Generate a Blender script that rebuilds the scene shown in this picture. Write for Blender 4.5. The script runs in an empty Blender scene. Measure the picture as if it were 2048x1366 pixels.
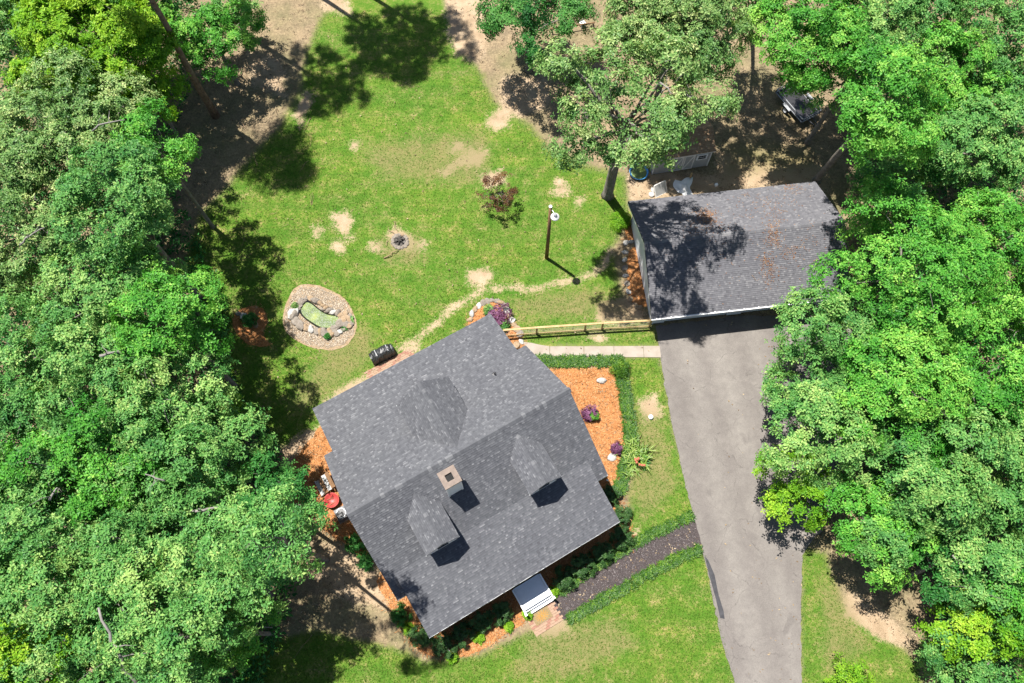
import bpy, bmesh, math, random
import numpy as np
from mathutils import Matrix, Vector

# ------------------------------------------------------------------ camera, sky, sun, exposure
SC = bpy.context.scene
COL = SC.collection
IMG_W, IMG_H, FOC, CAM_H = 2048.0, 1366.0, 1600.0, 56.0      # photograph size, focal length in its pixels, drone height
NADIR = (1030.0, 1318.0)
_d = np.array([NADIR[0] - IMG_W / 2, NADIR[1] - IMG_H / 2, FOC]); _d /= np.linalg.norm(_d)
_X = np.array([1.0, 0, 0]) - _d * _d[0]; _X /= np.linalg.norm(_X)
_UP = -_d
_Y = np.cross(_UP, _X)
SUN_EL, SHADOW_AZ = math.radians(71.0), math.radians(-37.5)

cam_data = bpy.data.cameras.new('camera')
cam = bpy.data.objects.new('camera', cam_data)
COL.objects.link(cam)
cam_data.sensor_width = 36.0
cam_data.lens = FOC / IMG_W * 36.0
cam_data.clip_start = 0.5
cam_data.clip_end = 3000.0
cam.matrix_world = Matrix((
    (_X[0], -_X[1], -_X[2], 0), (_Y[0], -_Y[1], -_Y[2], 0), (_UP[0], -_UP[1], -_UP[2], CAM_H), (0, 0, 0, 1)))
SC.camera = cam

world = bpy.data.worlds.new('World')
SC.world = world
world.use_nodes = True
wn = world.node_tree
bg = wn.nodes['Background']
sky = wn.nodes.new('ShaderNodeTexSky')
sky.sky_type = 'NISHITA'
sky.sun_disc = False
sky.sun_elevation = SUN_EL
sky.sun_rotation = math.radians(-52.5)
wn.links.new(sky.outputs[0], bg.inputs[0])
bg.inputs[1].default_value = 0.05

sun_data = bpy.data.lights.new('sun', 'SUN')
sun_data.energy = 4.6
sun_data.angle = math.radians(0.53)
sun_data.color = (1.0, 0.955, 0.88)
sun = bpy.data.objects.new('sun', sun_data)
COL.objects.link(sun)
_ld = Vector((math.cos(SUN_EL) * math.cos(SHADOW_AZ), math.cos(SUN_EL) * math.sin(SHADOW_AZ), -math.sin(SUN_EL)))
sun.rotation_euler = _ld.to_track_quat('-Z', 'Y').to_euler()
sun.location = (-20, 30, 60)

vs = SC.view_settings
vs.view_transform = 'Standard'
vs.look = 'None'
vs.exposure = 1.35
vs.gamma = 1.0
vs.use_curve_mapping = False
SC.cycles.max_bounces = 6
SC.cycles.diffuse_bounces = 3
SC.cycles.transmission_bounces = 4
SC.cycles.transparent_max_bounces = 4
SC.cycles.use_denoising = True

rng = np.random.default_rng(7)
random.seed(7)


def at(x, y, z=0.0):
    """the point at height z that the photograph shows at pixel x, y"""
    r = np.array([x - IMG_W / 2, y - IMG_H / 2, FOC])
    w = np.array([r @ _X, r @ _Y, r @ _UP])
    t = (z - CAM_H) / w[2]
    return Vector((w[0] * t, w[1] * t, z))


# ------------------------------------------------------------------ helpers: objects
def tag(o, label=None, cat=None, group=None, kind=None):
    if label: o['label'] = label
    if cat: o['category'] = cat
    if group: o['group'] = group
    if kind: o['kind'] = kind
    return o


def empty(name, loc=(0, 0, 0), rz=0.0):
    o = bpy.data.objects.new(name, None)
    o.empty_display_size = 0.2
    o.location = loc
    o.rotation_euler = (0, 0, rz)
    COL.objects.link(o)
    return o


def link(name, me, m, parent=None):
    if m is not None and not me.materials:
        me.materials.append(m)
    o = bpy.data.objects.new(name, me)
    COL.objects.link(o)
    if parent is not None:
        o.parent = parent
    return o


def copy_tree(o, parent=None):
    c = o.copy()
    COL.objects.link(c)
    c.parent = parent
    for ch in o.children:
        copy_tree(ch, c)
    return c


def np_mesh(name, verts, quads=None, tris=None, tone=None, smooth=False):
    """mesh from numpy arrays, with an optional float per vertex called tone"""
    me = bpy.data.meshes.new(name)
    verts = np.asarray(verts, np.float32)
    nq = 0 if quads is None else len(quads)
    nt = 0 if tris is None else len(tris)
    me.vertices.add(len(verts))
    me.vertices.foreach_set('co', verts.ravel())
    loops = []
    if nq: loops.append(np.asarray(quads, np.int32).ravel())
    if nt: loops.append(np.asarray(tris, np.int32).ravel())
    loops = np.concatenate(loops)
    me.loops.add(len(loops))
    me.loops.foreach_set('vertex_index', loops)
    me.polygons.add(nq + nt)
    starts = np.concatenate([np.arange(nq) * 4, nq * 4 + np.arange(nt) * 3]).astype(np.int32)
    me.polygons.foreach_set('loop_start', starts)
    me.polygons.foreach_set('use_smooth', np.full(nq + nt, smooth, bool))
    if tone is not None:
        a = me.attributes.new('tone', 'FLOAT', 'POINT')
        a.data.foreach_set('value', np.asarray(tone, np.float32))
    me.update(calc_edges=True)
    return me


class MB:
    """collects simple solids into one mesh"""
    def __init__(s):
        s.v, s.f = [], []

    def add(s, vs_, fs):
        k = len(s.v)
        s.v += [tuple(p) for p in vs_]
        s.f += [tuple(i + k for i in f) for f in fs]
        return s

    def box(s, c, d, rz=0.0, mx=None):
        hx, hy, hz = d[0] / 2, d[1] / 2, d[2] / 2
        p = [Vector((x, y, z)) for z in (-hz, hz) for x, y in ((-hx, -hy), (hx, -hy), (hx, hy), (-hx, hy))]
        R = mx if mx is not None else Matrix.Rotation(rz, 3, 'Z')
        return s.add([R @ q + Vector(c) for q in p],
                     [(3, 2, 1, 0), (4, 5, 6, 7), (0, 1, 5, 4), (1, 2, 6, 5), (2, 3, 7, 6), (3, 0, 4, 7)])

    def bar(s, a, b, w, h):
        """box beam from a to b, w wide (horizontal) and h high"""
        a, b = Vector(a), Vector(b)
        d = (b - a)
        L = d.length
        x = d / L
        up = Vector((0, 0, 1)) if abs(x.z) < 0.95 else Vector((0, 1, 0))
        y = up.cross(x).normalized()
        z = x.cross(y)
        return s.box((a + b) / 2, (L, w, h), mx=Matrix((x, y, z)).transposed())

    def prism(s, poly, z0, z1):
        n = len(poly)
        area = sum(poly[i][0] * poly[(i + 1) % n][1] - poly[(i + 1) % n][0] * poly[i][1] for i in range(n))
        if area < 0: poly = poly[::-1]
        vs_ = [(p[0], p[1], z0) for p in poly] + [(p[0], p[1], z1) for p in poly]
        fs = [tuple(range(n, 2 * n)), tuple(range(n - 1, -1, -1))]
        fs += [(i, (i + 1) % n, n + (i + 1) % n, n + i) for i in range(n)]
        return s.add(vs_, fs)

    def slab(s, pts, t):
        """a flat polygon in space with thickness t downwards"""
        n = len(pts)
        pts = [Vector(p) for p in pts]
        nn = Vector((0, 0, 0))
        for i in range(n):
            nn += pts[i].cross(pts[(i + 1) % n])
        if nn.z < 0: pts = pts[::-1]
        vs_ = pts + [p - Vector((0, 0, t)) for p in pts]
        fs = [tuple(range(n)), tuple(range(2 * n - 1, n - 1, -1))]
        fs += [(n + i, n + (i + 1) % n, (i + 1) % n, i) for i in range(n)]
        return s.add(vs_, fs)

    def tube(s, pts, rad, n=8, cap=True):
        pts = [Vector(p) for p in pts]
        k0 = len(s.v)
        for i, p in enumerate(pts):
            t = (pts[min(i + 1, len(pts) - 1)] - pts[max(i - 1, 0)]).normalized()
            up = Vector((0, 0, 1)) if abs(t.z) < 0.9 else Vector((1, 0, 0))
            a = t.cross(up).normalized()
            b = t.cross(a)
            for j in range(n):
                w = 2 * math.pi * j / n
                s.v.append(tuple(p + (a * math.cos(w) + b * math.sin(w)) * rad[i]))
        for i in range(len(pts) - 1):
            for j in range(n):
                a0 = k0 + i * n + j; a1 = k0 + i * n + (j + 1) % n
                s.f.append((a0, a0 + n, a1 + n, a1))
        if cap:
            s.f.append(tuple(k0 + j for j in range(n)))
            e = k0 + (len(pts) - 1) * n
            s.f.append(tuple(e + n - 1 - j for j in range(n)))
        return s

    def lathe(s, prof, c=(0, 0, 0), n=20):
        k0 = len(s.v)
        for r, z in prof:
            for j in range(n):
                w = 2 * math.pi * j / n
                s.v.append((c[0] + r * math.cos(w), c[1] + r * math.sin(w), c[2] + z))
        for i in range(len(prof) - 1):
            for j in range(n):
                a0 = k0 + i * n + j; a1 = k0 + i * n + (j + 1) % n
                s.f.append((a0, a1, a1 + n, a0 + n))
        return s

    def mesh(s, name, smooth=False):
        me = bpy.data.meshes.new(name)
        me.from_pydata(s.v, [], s.f)
        if smooth:
            me.polygons.foreach_set('use_smooth', np.ones(len(me.polygons), bool))
        me.update()
        return me

    def build(s, name, m, parent=None, smooth=False):
        return link(name, s.mesh(name, smooth), m, parent)


def rock_mesh(name, seed, sx=1, sy=1, sz=0.6, sub=2, rough=0.18):
    bm = bmesh.new()
    bmesh.ops.create_icosphere(bm, subdivisions=sub, radius=1)
    r = np.random.default_rng(seed)
    dirs = r.normal(size=(9, 3)); dirs /= np.linalg.norm(dirs, axis=1)[:, None]
    cut = r.uniform(0.62, 0.95, 9)
    for v in bm.verts:
        p = np.array(v.co)
        for d_, c_ in zip(dirs, cut):
            h = p @ d_
            if h > c_: p = p - d_ * (h - c_) * 0.85
        p += r.normal(size=3) * rough * 0.12
        v.co = (p[0] * sx, p[1] * sy, p[2] * sz)
    me = bpy.data.meshes.new(name)
    bm.to_mesh(me); bm.free()
    return me


# ------------------------------------------------------------------ helpers: materials
def _nt(name):
    m = bpy.data.materials.new(name)
    m.use_nodes = True
    nt = m.node_tree
    nt.nodes.clear()
    out = nt.nodes.new('ShaderNodeOutputMaterial')
    return m, nt, out


def _n(nt, t, **kw):
    n = nt.nodes.new('ShaderNode' + t)
    for k, v in kw.items():
        if k.startswith('i_'):
            key = k[2:]
            n.inputs[int(key) if key.isdigit() else key].default_value = v
        else:
            setattr(n, k, v)
    return n


def ramp(nt, fac, stops, interp='LINEAR'):
    r = nt.nodes.new('ShaderNodeValToRGB')
    r.color_ramp.interpolation = interp
    e = r.color_ramp.elements
    while len(e) < len(stops): e.new(0.5)
    for i, (p, c) in enumerate(stops):
        e[i].position = p
        e[i].color = (*c, 1) if len(c) == 3 else c
    nt.links.new(fac, r.inputs[0])
    return r.outputs[0]


def mixc(nt, fac, a, b, mode='MIX'):
    n = nt.nodes.new('ShaderNodeMix')
    n.data_type = 'RGBA'; n.blend_type = mode
    for s_, v in ((n.inputs[0], fac), (n.inputs[6], a), (n.inputs[7], b)):
        if hasattr(v, 'links'): nt.links.new(v, s_)
        elif isinstance(v, (int, float)): s_.default_value = v
        else: s_.default_value = (*v, 1)
    return n.outputs[2]


def math_(nt, op, a, b=None, c=None, clamp=False):
    n = nt.nodes.new('ShaderNodeMath')
    n.operation = op; n.use_clamp = clamp
    for i, v in enumerate((a, b, c)):
        if v is None: continue
        if hasattr(v, 'links'): nt.links.new(v, n.inputs[i])
        else: n.inputs[i].default_value = v
    return n.outputs[0]


def noise(nt, co, scale, detail=4.0, rough=0.55, dist=0.0):
    n = nt.nodes.new('ShaderNodeTexNoise')
    n.inputs['Scale'].default_value = scale
    n.inputs['Detail'].default_value = detail
    n.inputs['Roughness'].default_value = rough
    n.inputs['Distortion'].default_value = dist
    nt.links.new(co, n.inputs['Vector'])
    return n.outputs[0]


def pos(nt):
    return nt.nodes.new('ShaderNodeNewGeometry').outputs['Position']


def objco(nt):
    return nt.nodes.new('ShaderNodeTexCoord').outputs['Object']


def finish(nt, out, col, rough=0.8, spec=0.3, bump=None, bstr=0.3, bdist=0.02, metal=0.0):
    p = nt.nodes.new('ShaderNodeBsdfPrincipled')
    if hasattr(col, 'links'): nt.links.new(col, p.inputs['Base Color'])
    else: p.inputs['Base Color'].default_value = (*col, 1)
    if hasattr(rough, 'links'): nt.links.new(rough, p.inputs['Roughness'])
    else: p.inputs['Roughness'].default_value = rough
    p.inputs['Specular IOR Level'].default_value = spec
    p.inputs['Metallic'].default_value = metal
    if bump is not None:
        b = nt.nodes.new('ShaderNodeBump')
        b.inputs['Strength'].default_value = bstr
        b.inputs['Distance'].default_value = bdist
        nt.links.new(bump, b.inputs['Height'])
        nt.links.new(b.outputs[0], p.inputs['Normal'])
    nt.links.new(p.outputs[0], out.inputs[0])
    return p


def simple(name, stops, scale=4.0, fine=30.0, rough=0.8, spec=0.25, bstr=0.25, bdist=0.01, world_co=False, metal=0.0, fine_amt=0.3):
    """two-scale mottled surface"""
    m, nt, out = _nt(name)
    co = pos(nt) if world_co else objco(nt)
    a = noise(nt, co, scale, 5)
    b = noise(nt, co, fine, 3, 0.6)
    f = math_(nt, 'ADD', math_(nt, 'MULTIPLY', a, 1 - fine_amt), math_(nt, 'MULTIPLY', b, fine_amt))
    n = len(stops)
    col = ramp(nt, f, [(0.3 + 0.4 * i / max(n - 1, 1), c) for i, c in enumerate(stops)])
    finish(nt, out, col, rough, spec, b, bstr, bdist, metal)
    return m


def leaf_mat(name, dark, mid, light, trans=0.3, gloss=0.35):
    m, nt, out = _nt(name)
    at_ = _n(nt, 'Attribute', attribute_name='tone')
    col = ramp(nt, at_.outputs['Fac'], [(0.0, dark), (0.5, mid), (1.0, light)])
    p = nt.nodes.new('ShaderNodeBsdfPrincipled')
    nt.links.new(col, p.inputs['Base Color'])
    p.inputs['Roughness'].default_value = 0.5
    p.inputs['Specular IOR Level'].default_value = gloss
    t = nt.nodes.new('ShaderNodeBsdfTranslucent')
    tc = mixc(nt, 1.0, col, (1.25, 1.35, 0.55), 'MULTIPLY')
    nt.links.new(tc, t.inputs[0])
    mx = nt.nodes.new('ShaderNodeMixShader')
    mx.inputs[0].default_value = trans
    nt.links.new(p.outputs[0], mx.inputs[1]); nt.links.new(t.outputs[0], mx.inputs[2])
    nt.links.new(mx.outputs[0], out.inputs[0])
    return m


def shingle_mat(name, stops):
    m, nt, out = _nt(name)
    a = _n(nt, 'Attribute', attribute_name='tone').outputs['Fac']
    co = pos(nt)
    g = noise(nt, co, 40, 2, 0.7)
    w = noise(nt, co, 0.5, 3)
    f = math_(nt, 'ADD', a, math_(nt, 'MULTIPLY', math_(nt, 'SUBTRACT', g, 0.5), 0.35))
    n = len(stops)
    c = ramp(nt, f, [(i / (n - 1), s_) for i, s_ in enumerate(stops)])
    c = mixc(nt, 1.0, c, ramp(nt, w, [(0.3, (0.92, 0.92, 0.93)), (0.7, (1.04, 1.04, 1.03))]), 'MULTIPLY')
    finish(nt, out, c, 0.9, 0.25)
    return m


M = {}
M['shingle'] = shingle_mat('shingle_grey', [(0.050, 0.052, 0.060), (0.080, 0.083, 0.093), (0.103, 0.106, 0.117), (0.175, 0.177, 0.187)])
M['shingle_g'] = shingle_mat('shingle_garage', [(0.066, 0.066, 0.075), (0.102, 0.102, 0.113), (0.128, 0.127, 0.138), (0.20, 0.197, 0.202)])
M['shingle_tan'] = shingle_mat('shingle_tan', [(0.20, 0.12, 0.07), (0.30, 0.195, 0.12), (0.36, 0.25, 0.16), (0.42, 0.31, 0.22)])
M['deck_dark'] = simple('roof_deck', [(0.03, 0.03, 0.035), (0.05, 0.05, 0.055)])
M['white'] = simple('white_paint', [(0.70, 0.71, 0.72), (0.78, 0.78, 0.78)], 2, 25, 0.5, 0.4, 0.05)
M['siding'] = simple('white_siding', [(0.62, 0.64, 0.66), (0.72, 0.73, 0.74)], 1.5, 20, 0.6, 0.3, 0.08)
M['pale_board'] = simple('pale_painted_board', [(0.58, 0.61, 0.66), (0.68, 0.70, 0.74)], 3, 30, 0.6, 0.3, 0.1)
M['brick'] = simple('brick_red', [(0.17, 0.085, 0.06), (0.25, 0.13, 0.095), (0.3, 0.19, 0.14)], 3, 40, 0.9)
M['foundation'] = simple('foundation', [(0.25, 0.12, 0.09), (0.33, 0.18, 0.14)], 5, 40)
M['glass'] = simple('window_glass', [(0.02, 0.03, 0.04), (0.03, 0.04, 0.05)], 1, 5, 0.08, 0.6, 0.0)
M['copper'] = simple('weathered_tan_metal', [(0.085, 0.06, 0.047), (0.125, 0.09, 0.07), (0.17, 0.125, 0.10)], 4, 25, 0.6, 0.4, 0.1)
M['soot'] = simple('soot', [(0.008, 0.008, 0.008), (0.02, 0.02, 0.02)])
M['black'] = simple('black_plastic', [(0.010, 0.010, 0.012), (0.022, 0.022, 0.026)], 3, 30, 0.45, 0.5)
M['tarp'] = simple('black_vinyl_cover', [(0.012, 0.013, 0.015), (0.03, 0.032, 0.036)], 3, 9, 0.45, 0.5, 0.3, 0.02)
M['grey_metal'] = simple('grey_steel', [(0.16, 0.17, 0.18), (0.3, 0.31, 0.33)], 3, 30, 0.5, 0.5)
M['dark_metal'] = simple('dark_trailer_steel', [(0.035, 0.035, 0.04), (0.11, 0.11, 0.12)], 3, 20, 0.55, 0.5)
M['galv'] = simple('galvanised_steel', [(0.5, 0.52, 0.54), (0.65, 0.66, 0.68)], 4, 30, 0.4, 0.5)
M['lumber'] = simple('new_lumber', [(0.26, 0.18, 0.085), (0.36, 0.255, 0.125), (0.42, 0.32, 0.18)], 3, 22, 0.75, 0.2)
M['pole'] = simple('weathered_pole', [(0.09, 0.055, 0.03), (0.17, 0.10, 0.055), (0.22, 0.14, 0.08)], 2, 18, 0.9, 0.1)
M['barkg'] = simple('bark_grey', [(0.09, 0.08, 0.07), (0.17, 0.155, 0.135), (0.26, 0.245, 0.22)], 2.5, 14, 0.95, 0.1, 0.8, 0.03)
M['barkb'] = simple('bark_pine', [(0.10, 0.065, 0.045), (0.19, 0.13, 0.095), (0.27, 0.20, 0.155)], 3, 12, 0.95, 0.1, 0.8, 0.03)
M['limb'] = simple('pale_dead_limb', [(0.13, 0.12, 0.11), (0.24, 0.225, 0.21)], 3, 20, 0.9, 0.1)
M['stone'] = simple('field_stone', [(0.11, 0.095, 0.08), (0.18, 0.155, 0.13), (0.25, 0.23, 0.2)], 2.5, 22, 0.9, 0.2, 0.4)
M['stone_tan'] = simple('tan_stone', [(0.17, 0.115, 0.065), (0.25, 0.18, 0.115), (0.3, 0.25, 0.19)], 2.5, 22, 0.9, 0.2, 0.4)
M['stone_white'] = simple('white_stone', [(0.24, 0.23, 0.21), (0.34, 0.33, 0.31), (0.42, 0.41, 0.39)], 3, 22, 0.85, 0.2, 0.4)
M['concrete'] = simple('concrete', [(0.20, 0.17, 0.14), (0.26, 0.225, 0.19), (0.30, 0.265, 0.23)], 1.3, 26, 0.9, 0.2, 0.15, world_co=True)
M['blue'] = simple('blue_pool_plastic', [(0.04, 0.22, 0.48), (0.07, 0.30, 0.60)], 2, 12, 0.4, 0.4, 0.05)
M['pool_water'] = simple('murky_water', [(0.10, 0.16, 0.06), (0.17, 0.22, 0.08)], 4, 20, 0.1, 0.5, 0.05)
M['red'] = simple('faded_red_plastic', [(0.30, 0.03, 0.03), (0.42, 0.07, 0.06)], 3, 20, 0.45, 0.4)
M['shed_wall'] = simple('grey_shed_siding', [(0.30, 0.305, 0.30), (0.37, 0.375, 0.37)], 2, 24, 0.8, 0.2)
M['shed_trim'] = simple('shed_trim', [(0.62, 0.60, 0.57), (0.7, 0.68, 0.65)], 2, 24, 0.8, 0.2)
M['doormat'] = simple('doormat_border', [(0.14, 0.10, 0.05), (0.24, 0.18, 0.10)], 10, 60, 0.95, 0.1)
M['doormat_gold'] = simple('doormat_flower', [(0.26, 0.13, 0.03), (0.34, 0.18, 0.04)], 12, 60, 0.95, 0.1)
M['rubber'] = simple('tyre_rubber', [(0.012, 0.012, 0.012), (0.03, 0.03, 0.03)], 5, 30, 0.8)
M['ash'] = simple('charred_wood', [(0.015, 0.014, 0.013), (0.06, 0.055, 0.05), (0.16, 0.15, 0.14)], 4, 25, 0.95)
M['twig'] = simple('dead_twig', [(0.16, 0.10, 0.06), (0.3, 0.21, 0.14)], 6, 30, 0.95)
M['straw_leaf'] = leaf_mat('dry_leaf', (0.13, 0.05, 0.022), (0.24, 0.115, 0.055), (0.34, 0.23, 0.14), 0.1, 0.1)
M['litter_leaf'] = leaf_mat('litter_leaf', (0.08, 0.052, 0.034), (0.19, 0.135, 0.085), (0.37, 0.29, 0.19), 0.1, 0.1)
M['pebble'] = leaf_mat('pebbles', (0.11, 0.085, 0.058), (0.22, 0.17, 0.12), (0.34, 0.29, 0.22), 0.0, 0.2)
M['chip'] = leaf_mat('path_chip', (0.025, 0.02, 0.02), (0.05, 0.042, 0.042), (0.15, 0.13, 0.13), 0.0, 0.2)
M['lawn_blade'] = leaf_mat('lawn_blades', (0.034, 0.095, 0.009), (0.062, 0.130, 0.014), (0.17, 0.18, 0.05), 0.25, 0.15)
M['liriope'] = leaf_mat('liriope_blades', (0.012, 0.052, 0.006), (0.040, 0.118, 0.010), (0.15, 0.26, 0.02), 0.2, 0.25)
M['oak'] = leaf_mat('oak_leaves', (0.026, 0.130, 0.030), (0.105, 0.270, 0.060), (0.34, 0.47, 0.14), 0.25, 0.25)
M['oak_pale'] = leaf_mat('oak_pale_leaves', (0.036, 0.120, 0.026), (0.130, 0.250, 0.062), (0.42, 0.48, 0.19), 0.22, 0.35)
M['maple'] = leaf_mat('maple_leaves', (0.022, 0.140, 0.014), (0.085, 0.290, 0.032), (0.27, 0.47, 0.080), 0.25, 0.25)
M['lime'] = leaf_mat('yellow_green_leaves', (0.050, 0.180, 0.008), (0.155, 0.330, 0.016), (0.38, 0.53, 0.05), 0.30, 0.2)
M['deep'] = leaf_mat('deep_green_leaves', (0.010, 0.075, 0.016), (0.036, 0.160, 0.028), (0.13, 0.30, 0.07), 0.27, 0.2)
M['box'] = leaf_mat('boxwood_leaves', (0.012, 0.045, 0.010), (0.030, 0.090, 0.018), (0.085, 0.17, 0.045), 0.2, 0.4)
M['purple'] = leaf_mat('purple_leaves', (0.05, 0.015, 0.04), (0.13, 0.04, 0.10), (0.30, 0.14, 0.26), 0.2, 0.3)
M['bronze'] = leaf_mat('bronze_leaves', (0.035, 0.03, 0.015), (0.12, 0.05, 0.025), (0.20, 0.14, 0.04), 0.25, 0.3)
M['yucca'] = leaf_mat('strap_leaves', (0.05, 0.12, 0.01), (0.13, 0.23, 0.03), (0.30, 0.36, 0.10), 0.25, 0.4)
M['needle'] = leaf_mat('pine_needles', (0.02, 0.06, 0.012), (0.045, 0.10, 0.02), (0.10, 0.16, 0.04), 0.2, 0.3)


def make_mulch():
    m, nt, out = _nt('pine_straw')
    co = pos(nt)
    a = noise(nt, co, 0.9, 4); b = noise(nt, co, 13, 3, 0.7, 1.2); c = noise(nt, co, 34, 2, 0.7)
    f = math_(nt, 'ADD', math_(nt, 'MULTIPLY', b, 0.6), math_(nt, 'MULTIPLY', c, 0.4))
    col = ramp(nt, f, [(0.34, (0.13, 0.050, 0.018)), (0.46, (0.29, 0.120, 0.042)), (0.57, (0.37, 0.180, 0.072)), (0.70, (0.50, 0.32, 0.17))])
    col = mixc(nt, 1.0, col, ramp(nt, a, [(0.3, (0.85, 0.85, 0.85)), (0.7, (1.08, 1.06, 1.05))]), 'MULTIPLY')
    finish(nt, out, col, 0.95, 0.1, f, 0.6, 0.03)
    return m


def make_asphalt():
    m, nt, out = _nt('weathered_asphalt')
    co = pos(nt)
    a = noise(nt, co, 0.22, 4, 0.6); b = noise(nt, co, 1.6, 4, 0.6); c = noise(nt, co, 16, 3, 0.75); d = noise(nt, co, 45, 2, 0.7)
    f = math_(nt, 'ADD', math_(nt, 'MULTIPLY', a, 0.55), math_(nt, 'MULTIPLY', b, 0.45))
    col = ramp(nt, f, [(0.30, (0.114, 0.103, 0.097)), (0.5, (0.141, 0.129, 0.120)), (0.70, (0.176, 0.162, 0.149))])
    sp = math_(nt, 'ADD', math_(nt, 'MULTIPLY', c, 0.5), math_(nt, 'MULTIPLY', d, 0.5))
    col = mixc(nt, 1.0, col, ramp(nt, sp, [(0.32, (0.72, 0.72, 0.72)), (0.5, (1, 1, 1)), (0.7, (1.28, 1.27, 1.26))]), 'MULTIPLY')
    # old wheel tracks running down the drive
    sepn = _n(nt, 'SeparateXYZ'); nt.links.new(co, sepn.inputs[0])
    w = math_(nt, 'ADD', sepn.outputs[0], math_(nt, 'MULTIPLY', sepn.outputs[1], 0.12))
    tr = math_(nt, 'SINE', math_(nt, 'MULTIPLY', math_(nt, 'ADD', w, math_(nt, 'MULTIPLY', a, 1.6)), 2.4))
    col = mixc(nt, 1.0, col, ramp(nt, math_(nt, 'MULTIPLY_ADD', tr, 0.5, 0.5), [(0.0, (0.92, 0.91, 0.91)), (1.0, (1.07, 1.07, 1.06))]), 'MULTIPLY')
    vo = nt.nodes.new('ShaderNodeTexVoronoi'); vo.feature = 'DISTANCE_TO_EDGE'; vo.inputs['Scale'].default_value = 0.33
    wob = nt.nodes.new('ShaderNodeVectorMath'); wob.operation = 'ADD'
    nzc = nt.nodes.new('ShaderNodeTexNoise'); nzc.inputs['Scale'].default_value = 1.1; nzc.inputs['Detail'].default_value = 5
    nt.links.new(co, nzc.inputs['Vector']); nt.links.new(co, wob.inputs[0]); nt.links.new(nzc.outputs['Color'], wob.inputs[1])
    nt.links.new(wob.outputs[0], vo.inputs['Vector'])
    crk = math_(nt, 'MULTIPLY', ramp(nt, vo.outputs['Distance'], [(0.0, (1, 1, 1)), (0.012, (0, 0, 0))]), ramp(nt, b, [(0.45, (0, 0, 0)), (0.6, (0.55, 0.55, 0.55))]))
    col = mixc(nt, crk, col, (0.05, 0.045, 0.043))
    st_ = noise(nt, co, 0.7, 3, 0.5, 0.6)
    col = mixc(nt, ramp(nt, st_, [(0.64, (0, 0, 0)), (0.74, (0.35, 0.35, 0.35))]), col, (0.07, 0.062, 0.06))
    finish(nt, out, col, 0.92, 0.2, sp, 0.35, 0.012)
    return m


def make_path():
    m, nt, out = _nt('dark_path_mulch')
    co = pos(nt)
    b = noise(nt, co, 9, 4, 0.75); c = noise(nt, co, 28, 2, 0.8)
    f = math_(nt, 'ADD', math_(nt, 'MULTIPLY', b, 0.45), math_(nt, 'MULTIPLY', c, 0.55))
    col = ramp(nt, f, [(0.35, (0.026, 0.021, 0.022)), (0.52, (0.055, 0.045, 0.045)), (0.66, (0.09, 0.074, 0.072)), (0.75, (0.16, 0.135, 0.13))])
    finish(nt, out, col, 0.95, 0.15, f, 0.7, 0.03)
    return m


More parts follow.
